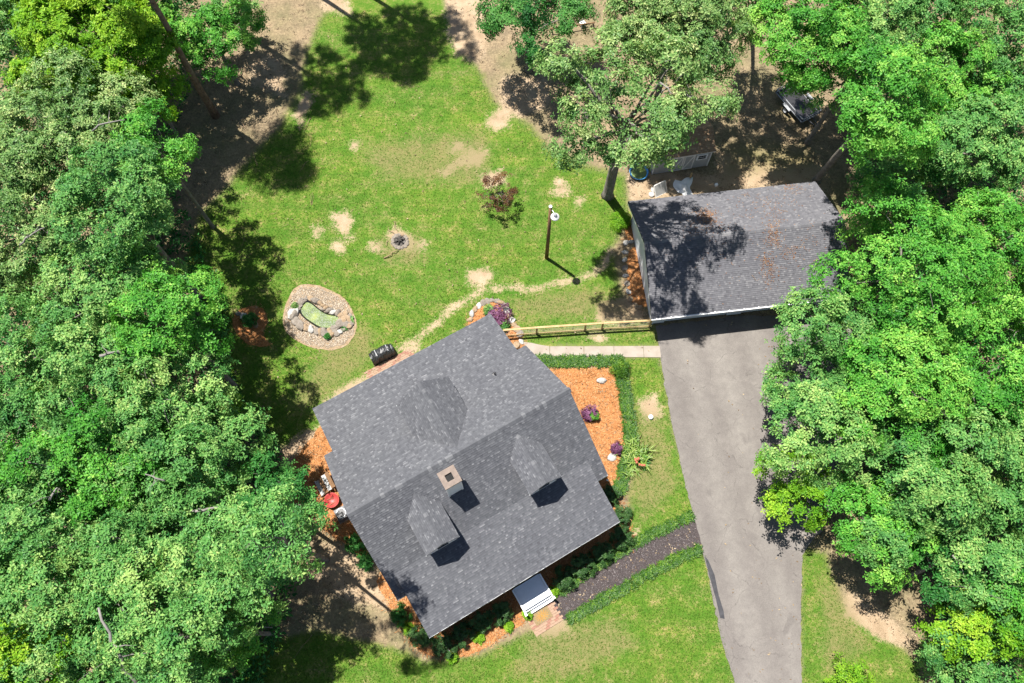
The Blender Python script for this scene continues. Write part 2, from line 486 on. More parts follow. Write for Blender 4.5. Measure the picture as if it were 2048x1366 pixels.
def make_ground():
    """lawn, bare soil and leaf litter, chosen by the per-vertex ground map"""
    m, nt, out = _nt('ground_cover')
    co = pos(nt)
    at_ = _n(nt, 'Attribute', attribute_name='cover')
    sep = _n(nt, 'SeparateColor'); nt.links.new(at_.outputs['Color'], sep.inputs[0])
    n1 = noise(nt, co, 0.16, 4, 0.6); n2 = noise(nt, co, 0.9, 5, 0.65); n3 = noise(nt, co, 5.0, 4, 0.7); n4 = noise(nt, co, 19, 3, 0.75)
    n5 = noise(nt, co, 42, 2, 0.7)
    # lawn
    g = math_(nt, 'ADD', math_(nt, 'MULTIPLY', n2, 0.38), math_(nt, 'ADD', math_(nt, 'MULTIPLY', n3, 0.34), math_(nt, 'MULTIPLY', n4, 0.28)))
    lawn = ramp(nt, g, [(0.34, (0.026, 0.078, 0.007)), (0.43, (0.045, 0.118, 0.011)), (0.505, (0.073, 0.137, 0.018)), (0.565, (0.138, 0.158, 0.045)), (0.615, (0.24, 0.20, 0.09)), (0.70, (0.36, 0.28, 0.16))])
    # faint mowing streaks
    mp = _n(nt, 'Mapping'); mp.inputs['Rotation'].default_value = (0, 0, math.radians(-32)); mp.inputs['Scale'].default_value = (0.10, 1.5, 1)
    nt.links.new(co, mp.inputs['Vector'])
    stk = noise(nt, mp.outputs[0], 1.0, 2, 0.5)
    lawn = mixc(nt, 1.0, lawn, ramp(nt, stk, [(0.35, (0.90, 0.93, 0.93)), (0.65, (1.10, 1.06, 1.02))]), 'MULTIPLY')
    lawn = mixc(nt, ramp(nt, n1, [(0.4, (0, 0, 0)), (0.62, (0.5, 0.5, 0.5))]), lawn, mixc(nt, 1.0, lawn, (1.4, 1.12, 1.1), 'MULTIPLY'))
    # litter
    h = math_(nt, 'ADD', math_(nt, 'MULTIPLY', n3, 0.45), math_(nt, 'MULTIPLY', n4, 0.55))
    lit = ramp(nt, h, [(0.30, (0.075, 0.056, 0.040)), (0.45, (0.18, 0.135, 0.085)), (0.56, (0.29, 0.22, 0.135)), (0.70, (0.45, 0.36, 0.225))])
    lit = mixc(nt, ramp(nt, n2, [(0.40, (0, 0, 0)), (0.62, (0.8, 0.8, 0.8))]), lit, mixc(nt, 1.0, lit, (0.62, 0.64, 0.66), 'MULTIPLY'))
    lit = mixc(nt, ramp(nt, n1, [(0.45, (0, 0, 0)), (0.65, (0.5, 0.5, 0.5))]), lit, (0.10, 0.115, 0.045))
    # bare sandy soil
    soil = ramp(nt, math_(nt, 'ADD', math_(nt, 'MULTIPLY', n2, 0.4), math_(nt, 'MULTIPLY', n4, 0.6)), [(0.32, (0.14, 0.10, 0.055)), (0.46, (0.27, 0.195, 0.125)), (0.56, (0.34, 0.26, 0.175)), (0.72, (0.45, 0.36, 0.26))])

    def mask(ch, w=0.9, k=6.0):
        br = math_(nt, 'ADD', math_(nt, 'MULTIPLY', n2, 0.30), math_(nt, 'ADD', math_(nt, 'MULTIPLY', n3, 0.30), math_(nt, 'MULTIPLY', n4, 0.40)))
        v = math_(nt, 'ADD', ch, math_(nt, 'MULTIPLY', math_(nt, 'SUBTRACT', br, 0.5), w * 2))
        return math_(nt, 'MULTIPLY_ADD', math_(nt, 'SUBTRACT', v, 0.5), k, 0.5, True)
    col = mixc(nt, mask(sep.outputs[0], 0.9, 4), lit, lawn)
    col = mixc(nt, mask(sep.outputs[1], 2.0, 3.5), col, soil)
    col = mixc(nt, math_(nt, 'MULTIPLY', mask(sep.outputs[2], 0.9, 3), 0.75), col, ramp(nt, h, [(0.3, (0.09, 0.085, 0.03)), (0.55, (0.17, 0.145, 0.065)), (0.75, (0.28, 0.225, 0.125))]))
    hgt = math_(nt, 'ADD', math_(nt, 'MULTIPLY', n4, 0.6), math_(nt, 'MULTIPLY', n5, 0.4))
    finish(nt, out, col, 0.95, 0.12, hgt, 0.75, 0.06)
    return m


def make_pond():
    m, nt, out = _nt('duckweed_water')
    co = pos(nt)
    a = noise(nt, co, 1.2, 3); b = noise(nt, co, 14, 4, 0.75)
    f = math_(nt, 'ADD', math_(nt, 'MULTIPLY', a, 0.45), math_(nt, 'MULTIPLY', b, 0.55))
    col = ramp(nt, f, [(0.36, (0.02, 0.035, 0.012)), (0.45, (0.055, 0.095, 0.018)), (0.54, (0.115, 0.165, 0.026)), (0.64, (0.24, 0.25, 0.045))])
    finish(nt, out, col, ramp(nt, b, [(0.35, (0.15,) * 3), (0.5, (0.7,) * 3)]), 0.5, b, 0.2, 0.01)
    return m


M['mulch'] = make_mulch(); M['asphalt'] = make_asphalt(); M['path'] = make_path(); M['ground'] = make_ground(); M['pond'] = make_pond()
M['asphalt_dark'] = simple('dark_asphalt_edge', [(0.03, 0.03, 0.034), (0.06, 0.06, 0.066)], 3, 20, 0.95, 0.2, 0.4, world_co=True)

# ------------------------------------------------------------------ ground
def P(pts, z=0.0):
    return [tuple(at(x, y, z))[:2] for x, y in pts]


def sdf(px, py, poly):
    """signed distance to a polygon (negative inside), everything in photograph pixels on the ground"""
    poly = np.array(poly, float)
    a = poly; b = np.roll(poly, -1, 0)
    dmin = np.full(px.shape, 1e9); inside = np.zeros(px.shape, bool)
    for (ax, ay), (bx, by) in zip(a, b):
        ex, ey = bx - ax, by - ay
        t = np.clip(((px - ax) * ex + (py - ay) * ey) / (ex * ex + ey * ey + 1e-9), 0, 1)
        dmin = np.minimum(dmin, np.hypot(px - ax - t * ex, py - ay - t * ey))
        cr = (ay > py) != (by > py)
        xi = ax + (py - ay) * ex / (ey if abs(ey) > 1e-9 else 1e-9)
        inside ^= cr & (px < xi)
    return np.where(inside, -dmin, dmin)


def linedist(px, py, pts):
    d = np.full(px.shape, 1e9)
    for (ax, ay), (bx, by) in zip(pts[:-1], pts[1:]):
        ex, ey = bx - ax, by - ay
        t = np.clip(((px - ax) * ex + (py - ay) * ey) / (ex * ex + ey * ey), 0, 1)
        d = np.minimum(d, np.hypot(px - ax - t * ex, py - ay - t * ey))
    return d


def to_px(x, y):
    q = np.stack([x, y, np.full(x.shape, -CAM_H)], -1)
    v = q[..., :1] * _X + q[..., 1:2] * _Y + q[..., 2:] * _UP
    vz = np.maximum(v[..., 2], 1e-3)
    return IMG_W / 2 + FOC * v[..., 0] / vz, IMG_H / 2 + FOC * v[..., 1] / vz


LAWNS = [
    [(500, 315), (560, 255), (600, 180), (610, 110), (640, 40), (680, -20), (720, -60), (860, -60), (890, 0), (930, 100), (965, 150), (985, 200), (1060, 250), (1100, 300), (1170, 330), (1250, 350),
     (1258, 430), (1225, 500), (1245, 600), (1300, 650), (1010, 665), (960, 700), (760, 830), (600, 905), (560, 900), (500, 850), (455, 780), (420, 690), (395, 600), (370, 520), (400, 430), (460, 365)],
    [(470, 1290), (640, 1262), (760, 1290), (800, 1300), (850, 1322), (960, 1312), (1060, 1262), (1130, 1240), (1405, 1090), (1475, 1366), (1520, 1560), (470, 1560)],
    [(1240, 712), (1322, 712), (1348, 860), (1402, 1035), (1250, 1110), (1262, 960), (1262, 800)],
    [(1010, 668), (1308, 655), (1320, 695), (1060, 695)],
    [(1601, 1095), (1650, 1105), (1680, 1200), (1740, 1250), (1830, 1320), (1880, 1460), (1900, 1560), (1600, 1560)],
]
SOIL = [   # bare patches
    [(776, 468), (790, 458), (812, 462), (824, 478), (822, 494), (800, 502), (780, 494)],
    [(740, 486), (765, 488), (768, 500), (742, 500)], [(825, 488), (850, 484), (846, 498), (826, 498)],
    [(960, 350), (1000, 340), (1010, 365), (970, 375)], [(900, 290), (930, 285), (925, 305), (902, 306)], [(1150, 400), (1165, 398), (1163, 410), (1151, 410)],
    [(700, 285), (715, 283), (713, 296), (701, 296)],
    [(667, 428), (690, 425), (706, 440), (697, 458), (704, 475), (690, 472), (677, 455), (668, 445)],
    [(665, 485), (680, 487), (690, 502), (676, 503), (664, 494)],
    [(628, 455), (645, 458), (640, 472), (628, 470)],
    [(975, 235), (1005, 215), (1025, 222), (1012, 250), (990, 258), (975, 250)],
    [(1110, 360), (1130, 365), (1138, 385), (1112, 390)],
    [(935, 545), (970, 535), (990, 548), (965, 568), (935, 568)],
    [(1000, 160), (1090, 150), (1100, 210), (1040, 230), (1005, 215)],
    [(940, 305), (975, 300), (960, 330), (935, 330)],
    [(1190, 610), (1225, 598), (1260, 600), (1298, 640), (1240, 645), (1195, 640)],
    [(1180, 670), (1205, 668), (1215, 682), (1190, 682)],
    [(890, -60), (980, -60), (990, 60), (955, 120), (915, 110), (895, 50)],
    [(640, -20), (690, 0), (700, 30), (650, 20)], [(590, 230), (610, 180), (625, 200), (600, 250)],
    [(1430, 300), (1560, 330), (1640, 330), (1660, 380), (1440, 372)],
    [(1260, 355), (1300, 340), (1440, 355), (1440, 385), (1265, 400)],
    [(1690, 1180), (1760, 1220), (1830, 1290), (1760, 1280), (1690, 1230)],
    [(1250, 1075), (1275, 1060), (1270, 1085), (1255, 1095)],
    [(1280, 800), (1310, 790), (1320, 830), (1290, 845)],
    [(560, 900), (600, 870), (650, 855), (640, 880), (600, 920), (575, 930)],
    [(690, 770), (760, 745), (735, 772), (650, 830), (640, 820)],
    [(640, 1090), (720, 1090), (760, 1160), (780, 1220), (700, 1200), (640, 1150)],
    [(500, 110), (560, 120), (570, 190), (510, 170)],
    [(1075, 1240), (1130, 1240), (1140, 1265), (1080, 1275)],
]
TRAILS = [([(730, 780), (790, 705), (830, 680), (880, 640), (910, 612), (960, 582), (1010, 576), (1065, 578), (1110, 566), (1160, 560), (1205, 535), (1222, 500)], 4),
          ([(940, 300), (915, 330), (890, 345)], 8), ([(760, 720), (800, 740), (830, 690)], 9)]
DRY = [[(700, 280), (980, 250), (1000, 330), (960, 380), (760, 370)], [(1060, 1240), (1240, 1230), (1300, 1290), (1160, 1366), (1000, 1366)],
       [(1260, 800), (1330, 820), (1370, 980), (1280, 1060), (1240, 960)], [(680, 640), (760, 650), (760, 730), (660, 800), (600, 850), (560, 800)],
       [(1440, 280), (1640, 290), (1640, 350), (1440, 365)], [(1620, 1120), (1700, 1180), (1760, 1300), (1640, 1366)], [(740, 470), (850, 450), (860, 540), (760, 540)],
       [(1000, 590), (1200, 560), (1260, 600), (1280, 645), (1030, 650)]]


def cover_map(x, y):
    px, py = to_px(x, y)
    lawn = np.zeros(px.shape)
    for p in LAWNS: lawn = np.maximum(lawn, np.clip(0.5 - sdf(px, py, p) / 60.0, 0, 1))
    soil = np.zeros(px.shape)
    for p in SOIL: soil = np.maximum(soil, np.clip(0.55 - sdf(px, py, p) / 30.0, 0, 0.95))
    for p, w in TRAILS: soil = np.maximum(soil, np.clip(0.50 - (linedist(px, py, p) - w) / 30.0, 0, 0.62))
    dry = np.zeros(px.shape)
    for p in DRY: dry = np.maximum(dry, np.clip(0.35 - sdf(px, py, p) / 110.0, 0, 0.62))
    return lawn, soil, dry


def build_ground():
    def axis(a, b, st):
        inner = np.arange(a, b + 1e-6, st)
        grow = np.cumsum(np.geomspace(1.5, 160, 9))
        return np.concatenate([a - grow[::-1], inner, inner[-1] + grow])
    xs, ys = axis(-47, 47, 0.3), axis(-9, 62, 0.3)
    gx, gy = np.meshgrid(xs, ys)
    nx, ny = len(xs), len(ys)
    v = np.stack([gx, gy, np.zeros_like(gx)], -1).reshape(-1, 3)
    i = np.arange(nx * ny).reshape(ny, nx)
    q = np.stack([i[:-1, :-1], i[:-1, 1:], i[1:, 1:], i[1:, :-1]], -1).reshape(-1, 4)
    me = np_mesh('ground', v, q)
    l, s_, d_ = cover_map(v[:, 0], v[:, 1])
    a = me.attributes.new('cover', 'FLOAT_COLOR', 'POINT')
    a.data.foreach_set('color', np.stack([l, s_, d_, np.ones_like(l)], -1).astype(np.float32).ravel())
    tag(link('ground', me, M['ground']), kind='structure')


build_ground()


def sheet(name, pts, z, m, world_pts=False):
    poly = pts if world_pts else P(pts)
    return tag(MB().prism(poly, -0.05, z).build(name, m), kind='structure')


def smooth_poly(pts, k=3, amp=0.0, seed=0):
    """Catmull-Rom resampled closed outline"""
    r = np.random.default_rng(seed)
    p = np.array(pts, float); n = len(p); o = []
    for i in range(n):
        a, b, c, d = p[i - 1], p[i], p[(i + 1) % n], p[(i + 2) % n]
        for t in np.arange(k) / k:
            q = 0.5 * ((2 * b) + (c - a) * t + (2 * a - 5 * b + 4 * c - d) * t * t + (-a + 3 * b - 3 * c + d) * t ** 3)
            o.append(tuple(q + r.normal(size=2) * amp))
    return o


def ragged(pts, amp, step=9, seed=1):
    r = np.random.default_rng(seed); o = []
    for (ax, ay), (bx, by) in zip(pts, pts[1:] + pts[:1]):
        n = max(1, int(math.hypot(bx - ax, by - ay) / step))
        o += [(ax + (bx - ax) * k / n + r.normal() * amp, ay + (by - ay) * k / n + r.normal() * amp) for k in range(n)]
    return o


sheet('driveway', ragged([(1311, 652), (1319, 700), (1331, 780), (1346, 860), (1356, 905), (1372, 975), (1399, 1075), (1410, 1120), (1424, 1190), (1444, 1285), (1470, 1366), (1535, 1560),
                   (1606, 1560), (1603, 1366), (1602, 1230), (1604, 1110), (1640, 1060), (1690, 950), (1720, 640), (1500, 630)], .9), 0.035, M['asphalt'])
sheet('driveway_dark_strip', [(1409, 1112), (1416, 1120), (1429, 1150), (1437, 1190), (1447, 1222), (1449, 1238), (1440, 1236), (1432, 1200), (1418, 1150)], 0.041, M['asphalt_dark'])  # darker strip along the left edge of the drive
sheet('garden_path', [(1098, 1200), (1150, 1166), (1215, 1125), (1285, 1084), (1345, 1053), (1388, 1033), (1403, 1088), (1345, 1113), (1285, 1146), (1210, 1190), (1128, 1240), (1110, 1225)], 0.03, M['path'])

# concrete walk: each slab its own piece with open joints
walk = tag(empty('concrete_walk', at(1200, 703)), kind='structure')
slabs = [[(1045, 684), (1062, 686), (1080, 690), (1099, 693), (1099, 712), (1070, 711), (1060, 708)],
         [(1100, 693), (1167, 693), (1167.5, 713.5), (1100, 712)], [(1168.2, 693), (1227, 692.7), (1228, 714.3), (1168.7, 713.5)],
         [(1227.8, 692.7), (1286, 692.4), (1287.5, 714.8), (1228.8, 714.3)], [(1286.8, 692.4), (1319, 692.2), (1322, 715), (1288.3, 714.8)]]
wm = Vector(walk.location)
for s_ in slabs:
    o = MB().prism([(x - wm.x, y - wm.y) for x, y in P(s_)], -0.05, 0.05).build('slab', M['concrete'], walk)

# pine straw beds
BEDS = {
    'right': [(1020, 700), (1072, 735), (1150, 737), (1240, 738), (1246, 800), (1252, 880), (1243, 950), (1232, 985), (1256, 1040), (1268, 1085), (1240, 1105), (1175, 1145), (1118, 1182), (1098, 1172), (1000, 1000)],
    'front': [(1024, 1180), (1050, 1240), (1010, 1268), (975, 1292), (935, 1310), (880, 1316), (838, 1300), (815, 1275), (795, 1240), (775, 1205), (760, 1150), (900, 1100)],
    'left': [(650, 850), (628, 872), (600, 905), (575, 945), (560, 985), (580, 1020), (630, 1040), (660, 1070), (700, 1090), (735, 1120), (800, 1000), (740, 850)],
    'back': [(935, 660), (942, 632), (955, 612), (980, 603), (1003, 610), (1018, 630), (1035, 665), (1050, 690), (1030, 700), (960, 690)],
    'garage': [(1252, 452), (1268, 445), (1275, 478), (1254, 480)],
    'garage2': [(1256, 508), (1280, 500), (1300, 600), (1275, 612), (1262, 600), (1255, 560)],
    'wood': [(480, 620), (520, 612), (535, 640), (525, 668), (540, 690), (500, 690), (472, 665), (466, 640)],
}
for k, p in BEDS.items():
    sheet('mulch_bed', smooth_poly(p, 4, 1.0, 3), 0.022, M['mulch'])
sheet('gravel_bed', smooth_poly([(600, 570), (640, 572), (690, 598), (712, 640), (710, 668), (690, 692), (655, 700), (610, 690), (572, 665), (566, 630), (580, 590)], 4, 0.6), 0.02, M['stone_tan'])

# ------------------------------------------------------------------ shingled roofs
SHINGLE_UNITS = []


def shingle_units():
    """a few shared meshes for the shingles that are objects of their own"""
    if SHINGLE_UNITS: return
    for t in (0.12, 0.3, 0.45, 0.6, 0.85):
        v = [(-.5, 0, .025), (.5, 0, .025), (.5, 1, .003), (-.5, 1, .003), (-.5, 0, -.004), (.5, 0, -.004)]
        SHINGLE_UNITS.append(np_mesh('shingle', v, [(0, 1, 2, 3), (4, 5, 1, 0)], tone=[t, t, t * .35, t * .35, 0, 0]))  # upper edge and butt toned darker, so row shadow lines sit in the colour


def shingle_plane(name, parent, m, origin, sdir, tdir, tlen, spans, expo=0.145, seed=0, single=None):
    """origin: a point on the eave line; sdir along the eave; tdir up the slope; spans(t) gives the s-intervals at slope distance t"""
    r = np.random.default_rng(seed)
    origin, sdir, tdir = Vector(origin), Vector(sdir).normalized(), Vector(tdir).normalized()
    nrm = sdir.cross(tdir)
    if nrm.z < 0: nrm = -nrm
    V_, T_, Q_ = [], [], []
    singles = []
    row = 0
    while row * expo < tlen - 0.02:
        t0 = row * expo
        t1 = min(t0 + expo, tlen)
        for s0, s1 in spans((t0 + t1) / 2):
            s = s0 - r.uniform(0, 0.25)
            while s < s1:
                w = r.choice([0.10, 0.14, 0.18, 0.23], p=[.25, .35, .25, .15])
                a, b = max(s, s0), min(s + w, s1)
                s += w
                if b - a < 0.01: continue
                thick = r.choice([0.018, 0.025, 0.034])
                tn = r.choice([r.normal(0.3, 0.08), r.normal(0.48, 0.1), r.normal(0.85, 0.12)], p=[.42, .42, .16])
                if single and single(0.5 * (a + b), t0) and len(singles) < 300 and b - a > 0.12:
                    singles.append((a, b, t0, t1, tn)); continue
                k = len(V_)
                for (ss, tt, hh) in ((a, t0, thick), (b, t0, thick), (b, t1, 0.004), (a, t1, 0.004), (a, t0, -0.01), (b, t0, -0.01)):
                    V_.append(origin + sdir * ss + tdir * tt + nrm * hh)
                T_ += [tn, tn, tn * .35, tn * .35, 0, 0]  # dark band and butt shade between courses, put into the tone
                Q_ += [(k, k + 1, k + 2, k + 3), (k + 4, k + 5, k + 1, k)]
        row += 1
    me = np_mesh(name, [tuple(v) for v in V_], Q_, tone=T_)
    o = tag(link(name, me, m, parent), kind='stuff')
    if singles:
        shingle_units()
        for a, b, t0, t1, tn in singles:
            me = SHINGLE_UNITS[int(np.argmin([abs(tn - q) for q in (0.12, 0.3, 0.45, 0.6, 0.85)]))]
            key = 'shingle_' + m.name + str(SHINGLE_UNITS.index(me))
            mm = bpy.data.meshes.get(key)
            if mm is None:
                mm = me.copy(); mm.name = key; mm.materials.clear(); mm.materials.append(m)
            so = bpy.data.objects.new('shingle', mm)
            COL.objects.link(so)
            so.parent = parent
            X, Y_, Z_ = sdir * (b - a), tdir * (t1 - t0), nrm
            c0 = origin + sdir * (a + b) / 2 + tdir * t0
            so.matrix_local = Matrix(((X.x, Y_.x, Z_.x, c0.x), (X.y, Y_.y, Z_.y, c0.y), (X.z, Y_.z, Z_.z, c0.z), (0, 0, 0, 1)))
    return o


def ridge_caps(parent, a, b, slope, m, half=0.16, step=0.26, seed=0):
    """overlapping folded caps along a ridge from a to b, each its own piece"""
    a, b = Vector(a), Vector(b)
    d = (b - a); L = d.length; d.normalize()
    side = Vector((0, 0, 1)).cross(d).normalized()
    r = np.random.default_rng(seed)
    n = int(L / step)
    kinds = []
    for tn in (0.3, 0.42, 0.55, 0.8):
        l = step * 1.35
        v = []
        for (x, h) in ((0, 0.030), (l, 0.012)):
            v += [(x, -half, h - half * slope), (x, 0, h + 0.01), (x, half, h - half * slope)]
        v += [(0, -half, -half * slope), (0, 0, 0), (0, half, -half * slope)]
        me = np_mesh('ridge_cap', v, [(0, 3, 4, 1), (1, 4, 5, 2), (6, 0, 1, 7), (7, 1, 2, 8)], tone=[tn] * 9)
        me.materials.append(m)
        kinds.append(me)
    for i in range(n):
        o = bpy.data.objects.new('ridge_cap', kinds[r.choice(4, p=[.4, .3, .15, .15])])
        COL.objects.link(o); o.parent = parent
        c0 = a + d * (i * L / n)
        o.matrix_local = Matrix(((d.x, side.x, 0, c0.x), (d.y, side.y, 0, c0.y), (d.z, side.z, 1, c0.z), (0, 0, 0, 1)))


# ------------------------------------------------------------------ the house
HZ, EZ, PZ = 8.75, 4.75, 4.25          # ridge, main eave, porch eave heights
HO = at((695 + 1138) / 2, (1030 + 779) / 2, HZ)
_ra, _rb = at(695, 1030, HZ), at(1138, 779, HZ)
HANG = math.atan2(_rb.y - _ra.y, _rb.x - _ra.x)
HO = (_ra + _rb) / 2
house = empty('house', (HO.x, HO.y, 0), HANG)
tag(house, 'grey shingled house with two front dormers, a rear dormer and a chimney', 'house')
MS = (HZ - EZ) / 5.2                    # main slope
HU, HV = 7.65, 5.2                      # half length, half depth of the main roof
BV = 3.9                                # where porch and rear roofs break from the main slope
BZ = HZ - MS * BV
PV, XV = 8.05, 8.7
PU0, PU1, XU0, XU1 = -7.02, 6.78, -6.98, 6.84


def mz(v): return HZ - MS * abs(v)


# decks under the shingles
r_ = MB()
r_.slab([(-HU, 0, HZ), (HU, 0, HZ), (HU, -HV, EZ), (-HU, -HV, EZ)], 0.16)
r_.slab([(-HU, 0, HZ), (HU, 0, HZ), (HU, HV, EZ), (-HU, HV, EZ)], 0.16)
r_.slab([(PU0, -BV + .15, BZ + .04), (PU1, -BV + .15, BZ + .04), (PU1, -PV, PZ), (PU0, -PV, PZ)], 0.14)
r_.slab([(XU0, BV - .15, BZ + .04), (XU1, BV - .15, BZ + .04), (XU1, XV, PZ), (XU0, XV, PZ)], 0.14)
roof = r_.build('roof', M['deck_dark'], house)


def main_front(t):
    v = -HV + t * math.cos(math.atan(MS))
    return [(-HU, HU)] if v > -BV - 0.12 else [(-HU, PU0 + .03), (PU1 - .03, HU)]


def main_back(t):
    v = HV - t * math.cos(math.atan(MS))
    return [(-HU, HU)] if v < BV + 0.12 else [(-HU, XU0 + .03), (XU1 - .03, HU)]


ml = math.hypot(HV, HZ - EZ)
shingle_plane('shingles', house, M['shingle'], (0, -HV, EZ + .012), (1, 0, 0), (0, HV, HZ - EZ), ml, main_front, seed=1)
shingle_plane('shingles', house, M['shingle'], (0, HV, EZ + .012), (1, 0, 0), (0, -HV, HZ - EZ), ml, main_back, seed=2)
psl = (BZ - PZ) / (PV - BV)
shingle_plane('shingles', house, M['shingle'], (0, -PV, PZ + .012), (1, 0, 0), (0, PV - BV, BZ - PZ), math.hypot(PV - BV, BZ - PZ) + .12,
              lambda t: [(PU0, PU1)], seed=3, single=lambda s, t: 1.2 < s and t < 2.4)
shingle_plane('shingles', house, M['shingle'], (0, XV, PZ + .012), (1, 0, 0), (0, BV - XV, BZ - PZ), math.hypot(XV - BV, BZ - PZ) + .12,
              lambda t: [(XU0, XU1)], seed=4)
ridge_caps(house, (-HU, 0, HZ + .02), (HU, 0, HZ + .02), MS, M['shingle'], 0.17, 0.24, 5)

# white fascia and rake boards
fb = MB()
fb.bar((PU0, -PV - .012, PZ - .10), (PU1, -PV - .012, PZ - .10), .03, .2)
fb.bar((XU0, XV + .004, PZ - .11), (XU1, XV + .004, PZ - .11), .03, .2)
for u in (-HU + .03, HU - .03):
    for sg in (-1, 1):
        fb.bar((u, 0, HZ - .26), (u, sg * HV, EZ - .26), .028, .22)
for u in (PU0 + .03, PU1 - .03): fb.bar((u, -BV, BZ - .24), (u, -PV + .02, PZ - .24), .028, .2)
for u in (XU0 + .03, XU1 - .03): fb.bar((u, BV, BZ - .24), (u, XV - .02, PZ - .24), .028, .2)
fb.bar((-HU, -HV - .012, EZ - .1), (PU0, -HV - .012, EZ - .1), .03, .2); fb.bar((PU1, -HV - .012, EZ - .1), (HU, -HV - .012, EZ - .1), .03, .2)
fb.bar((-HU, HV - .03, EZ - .26), (XU0, HV - .03, EZ - .26), .03, .2); fb.bar((XU1, HV - .03, EZ - .26), (HU, HV - .03, EZ - .26), .03, .2)
fb.build('fascia', M['white'], house)

# walls
wb = MB()
wu, wv = 7.15, 4.75
wb.box((0, 0, 2.65), (2 * wu, 2 * wv, 3.9))
for u in (-wu + .02, wu - .02):
    pr_ = [(u, -wv, 4.55), (u, wv, 4.55), (u, 0, HZ - .45)]
    pr2 = [(p[0] + (.1 if u < 0 else -.1), p[1], p[2]) for p in pr_]
    wb.add(pr_ + pr2, [(0, 1, 2), (5, 4, 3), (0, 3, 4, 1), (1, 4, 5, 2), (2, 5, 3, 0)])
wb.box((-.08, 6.45, 2.4), (13.0, 3.45, 3.4))
wb.build('wall', M['siding'], house)
MB().box((0, 0, .36), (2 * wu + .06, 2 * wv + .06, .75)).box((-.08, 6.45, .36), (13.06, 3.5, .74)).build('foundation', M['foundation'], house)


def window(parent, c, w, h, nx, ny):
    """window on a wall facing along (nx, ny)"""
    tx, ty = -ny, nx
    rz = math.atan2(ty, tx)
    f = MB().box((c[0] + nx * .03, c[1] + ny * .03, c[2]), (w + .18, .06, h + .18), rz).build('window', M['white'], parent)
    for k in (-1, 1):
        MB().box((c[0] + nx * .065, c[1] + ny * .065, c[2] + k * h / 4), (w - .06, .012, h / 2 - .06), rz).build('pane', M['glass'], f)
    return f


for u in (-4.6, -2.6, 2.4, 4.4): window(house, (u, -wv, 2.5), .9, 1.6, 0, -1)
for v in (-2.6, 2.6):
    window(house, (-wu, v, 2.6), .9, 1.5, -1, 0); window(house, (wu, v, 2.6), .9, 1.5, 1, 0)
window(house, (-wu, 0, 6.1), .9, 1.3, -1, 0); window(house, (wu, 0, 6.1), .9, 1.3, 1, 0)
for u in (-4, 0.5, 4): window(house, (u, 8.17, 2.4), 1.0, 1.4, 0, 1)
dr = MB().box((-.1, -wv - .03, 1.98), (1.0, .06, 2.1)).build('door', M['red'], house)
MB().box((.3, -wv - .09, 1.95), (.05, .06, .14)).build('handle', M['galv'], dr)
# porch floor and columns
MB().box((-.1, -6.25, .86), (13.0, 2.95, .1)).box((-.1, -6.25, .4), (12.9, 2.85, .8)).build('porch_floor', M['pale_board'], house)
for u in (-6.3, -3.8, -1.3, 1.1, 3.7, 6.1):
    MB().box((u, -7.55, 2.55), (.2, .2, 3.3)).box((u, -7.55, 1.0), (.28, .28, .16)).box((u, -7.55, 4.1), (.28, .28, .16)).build('porch_column', M['white'], house)


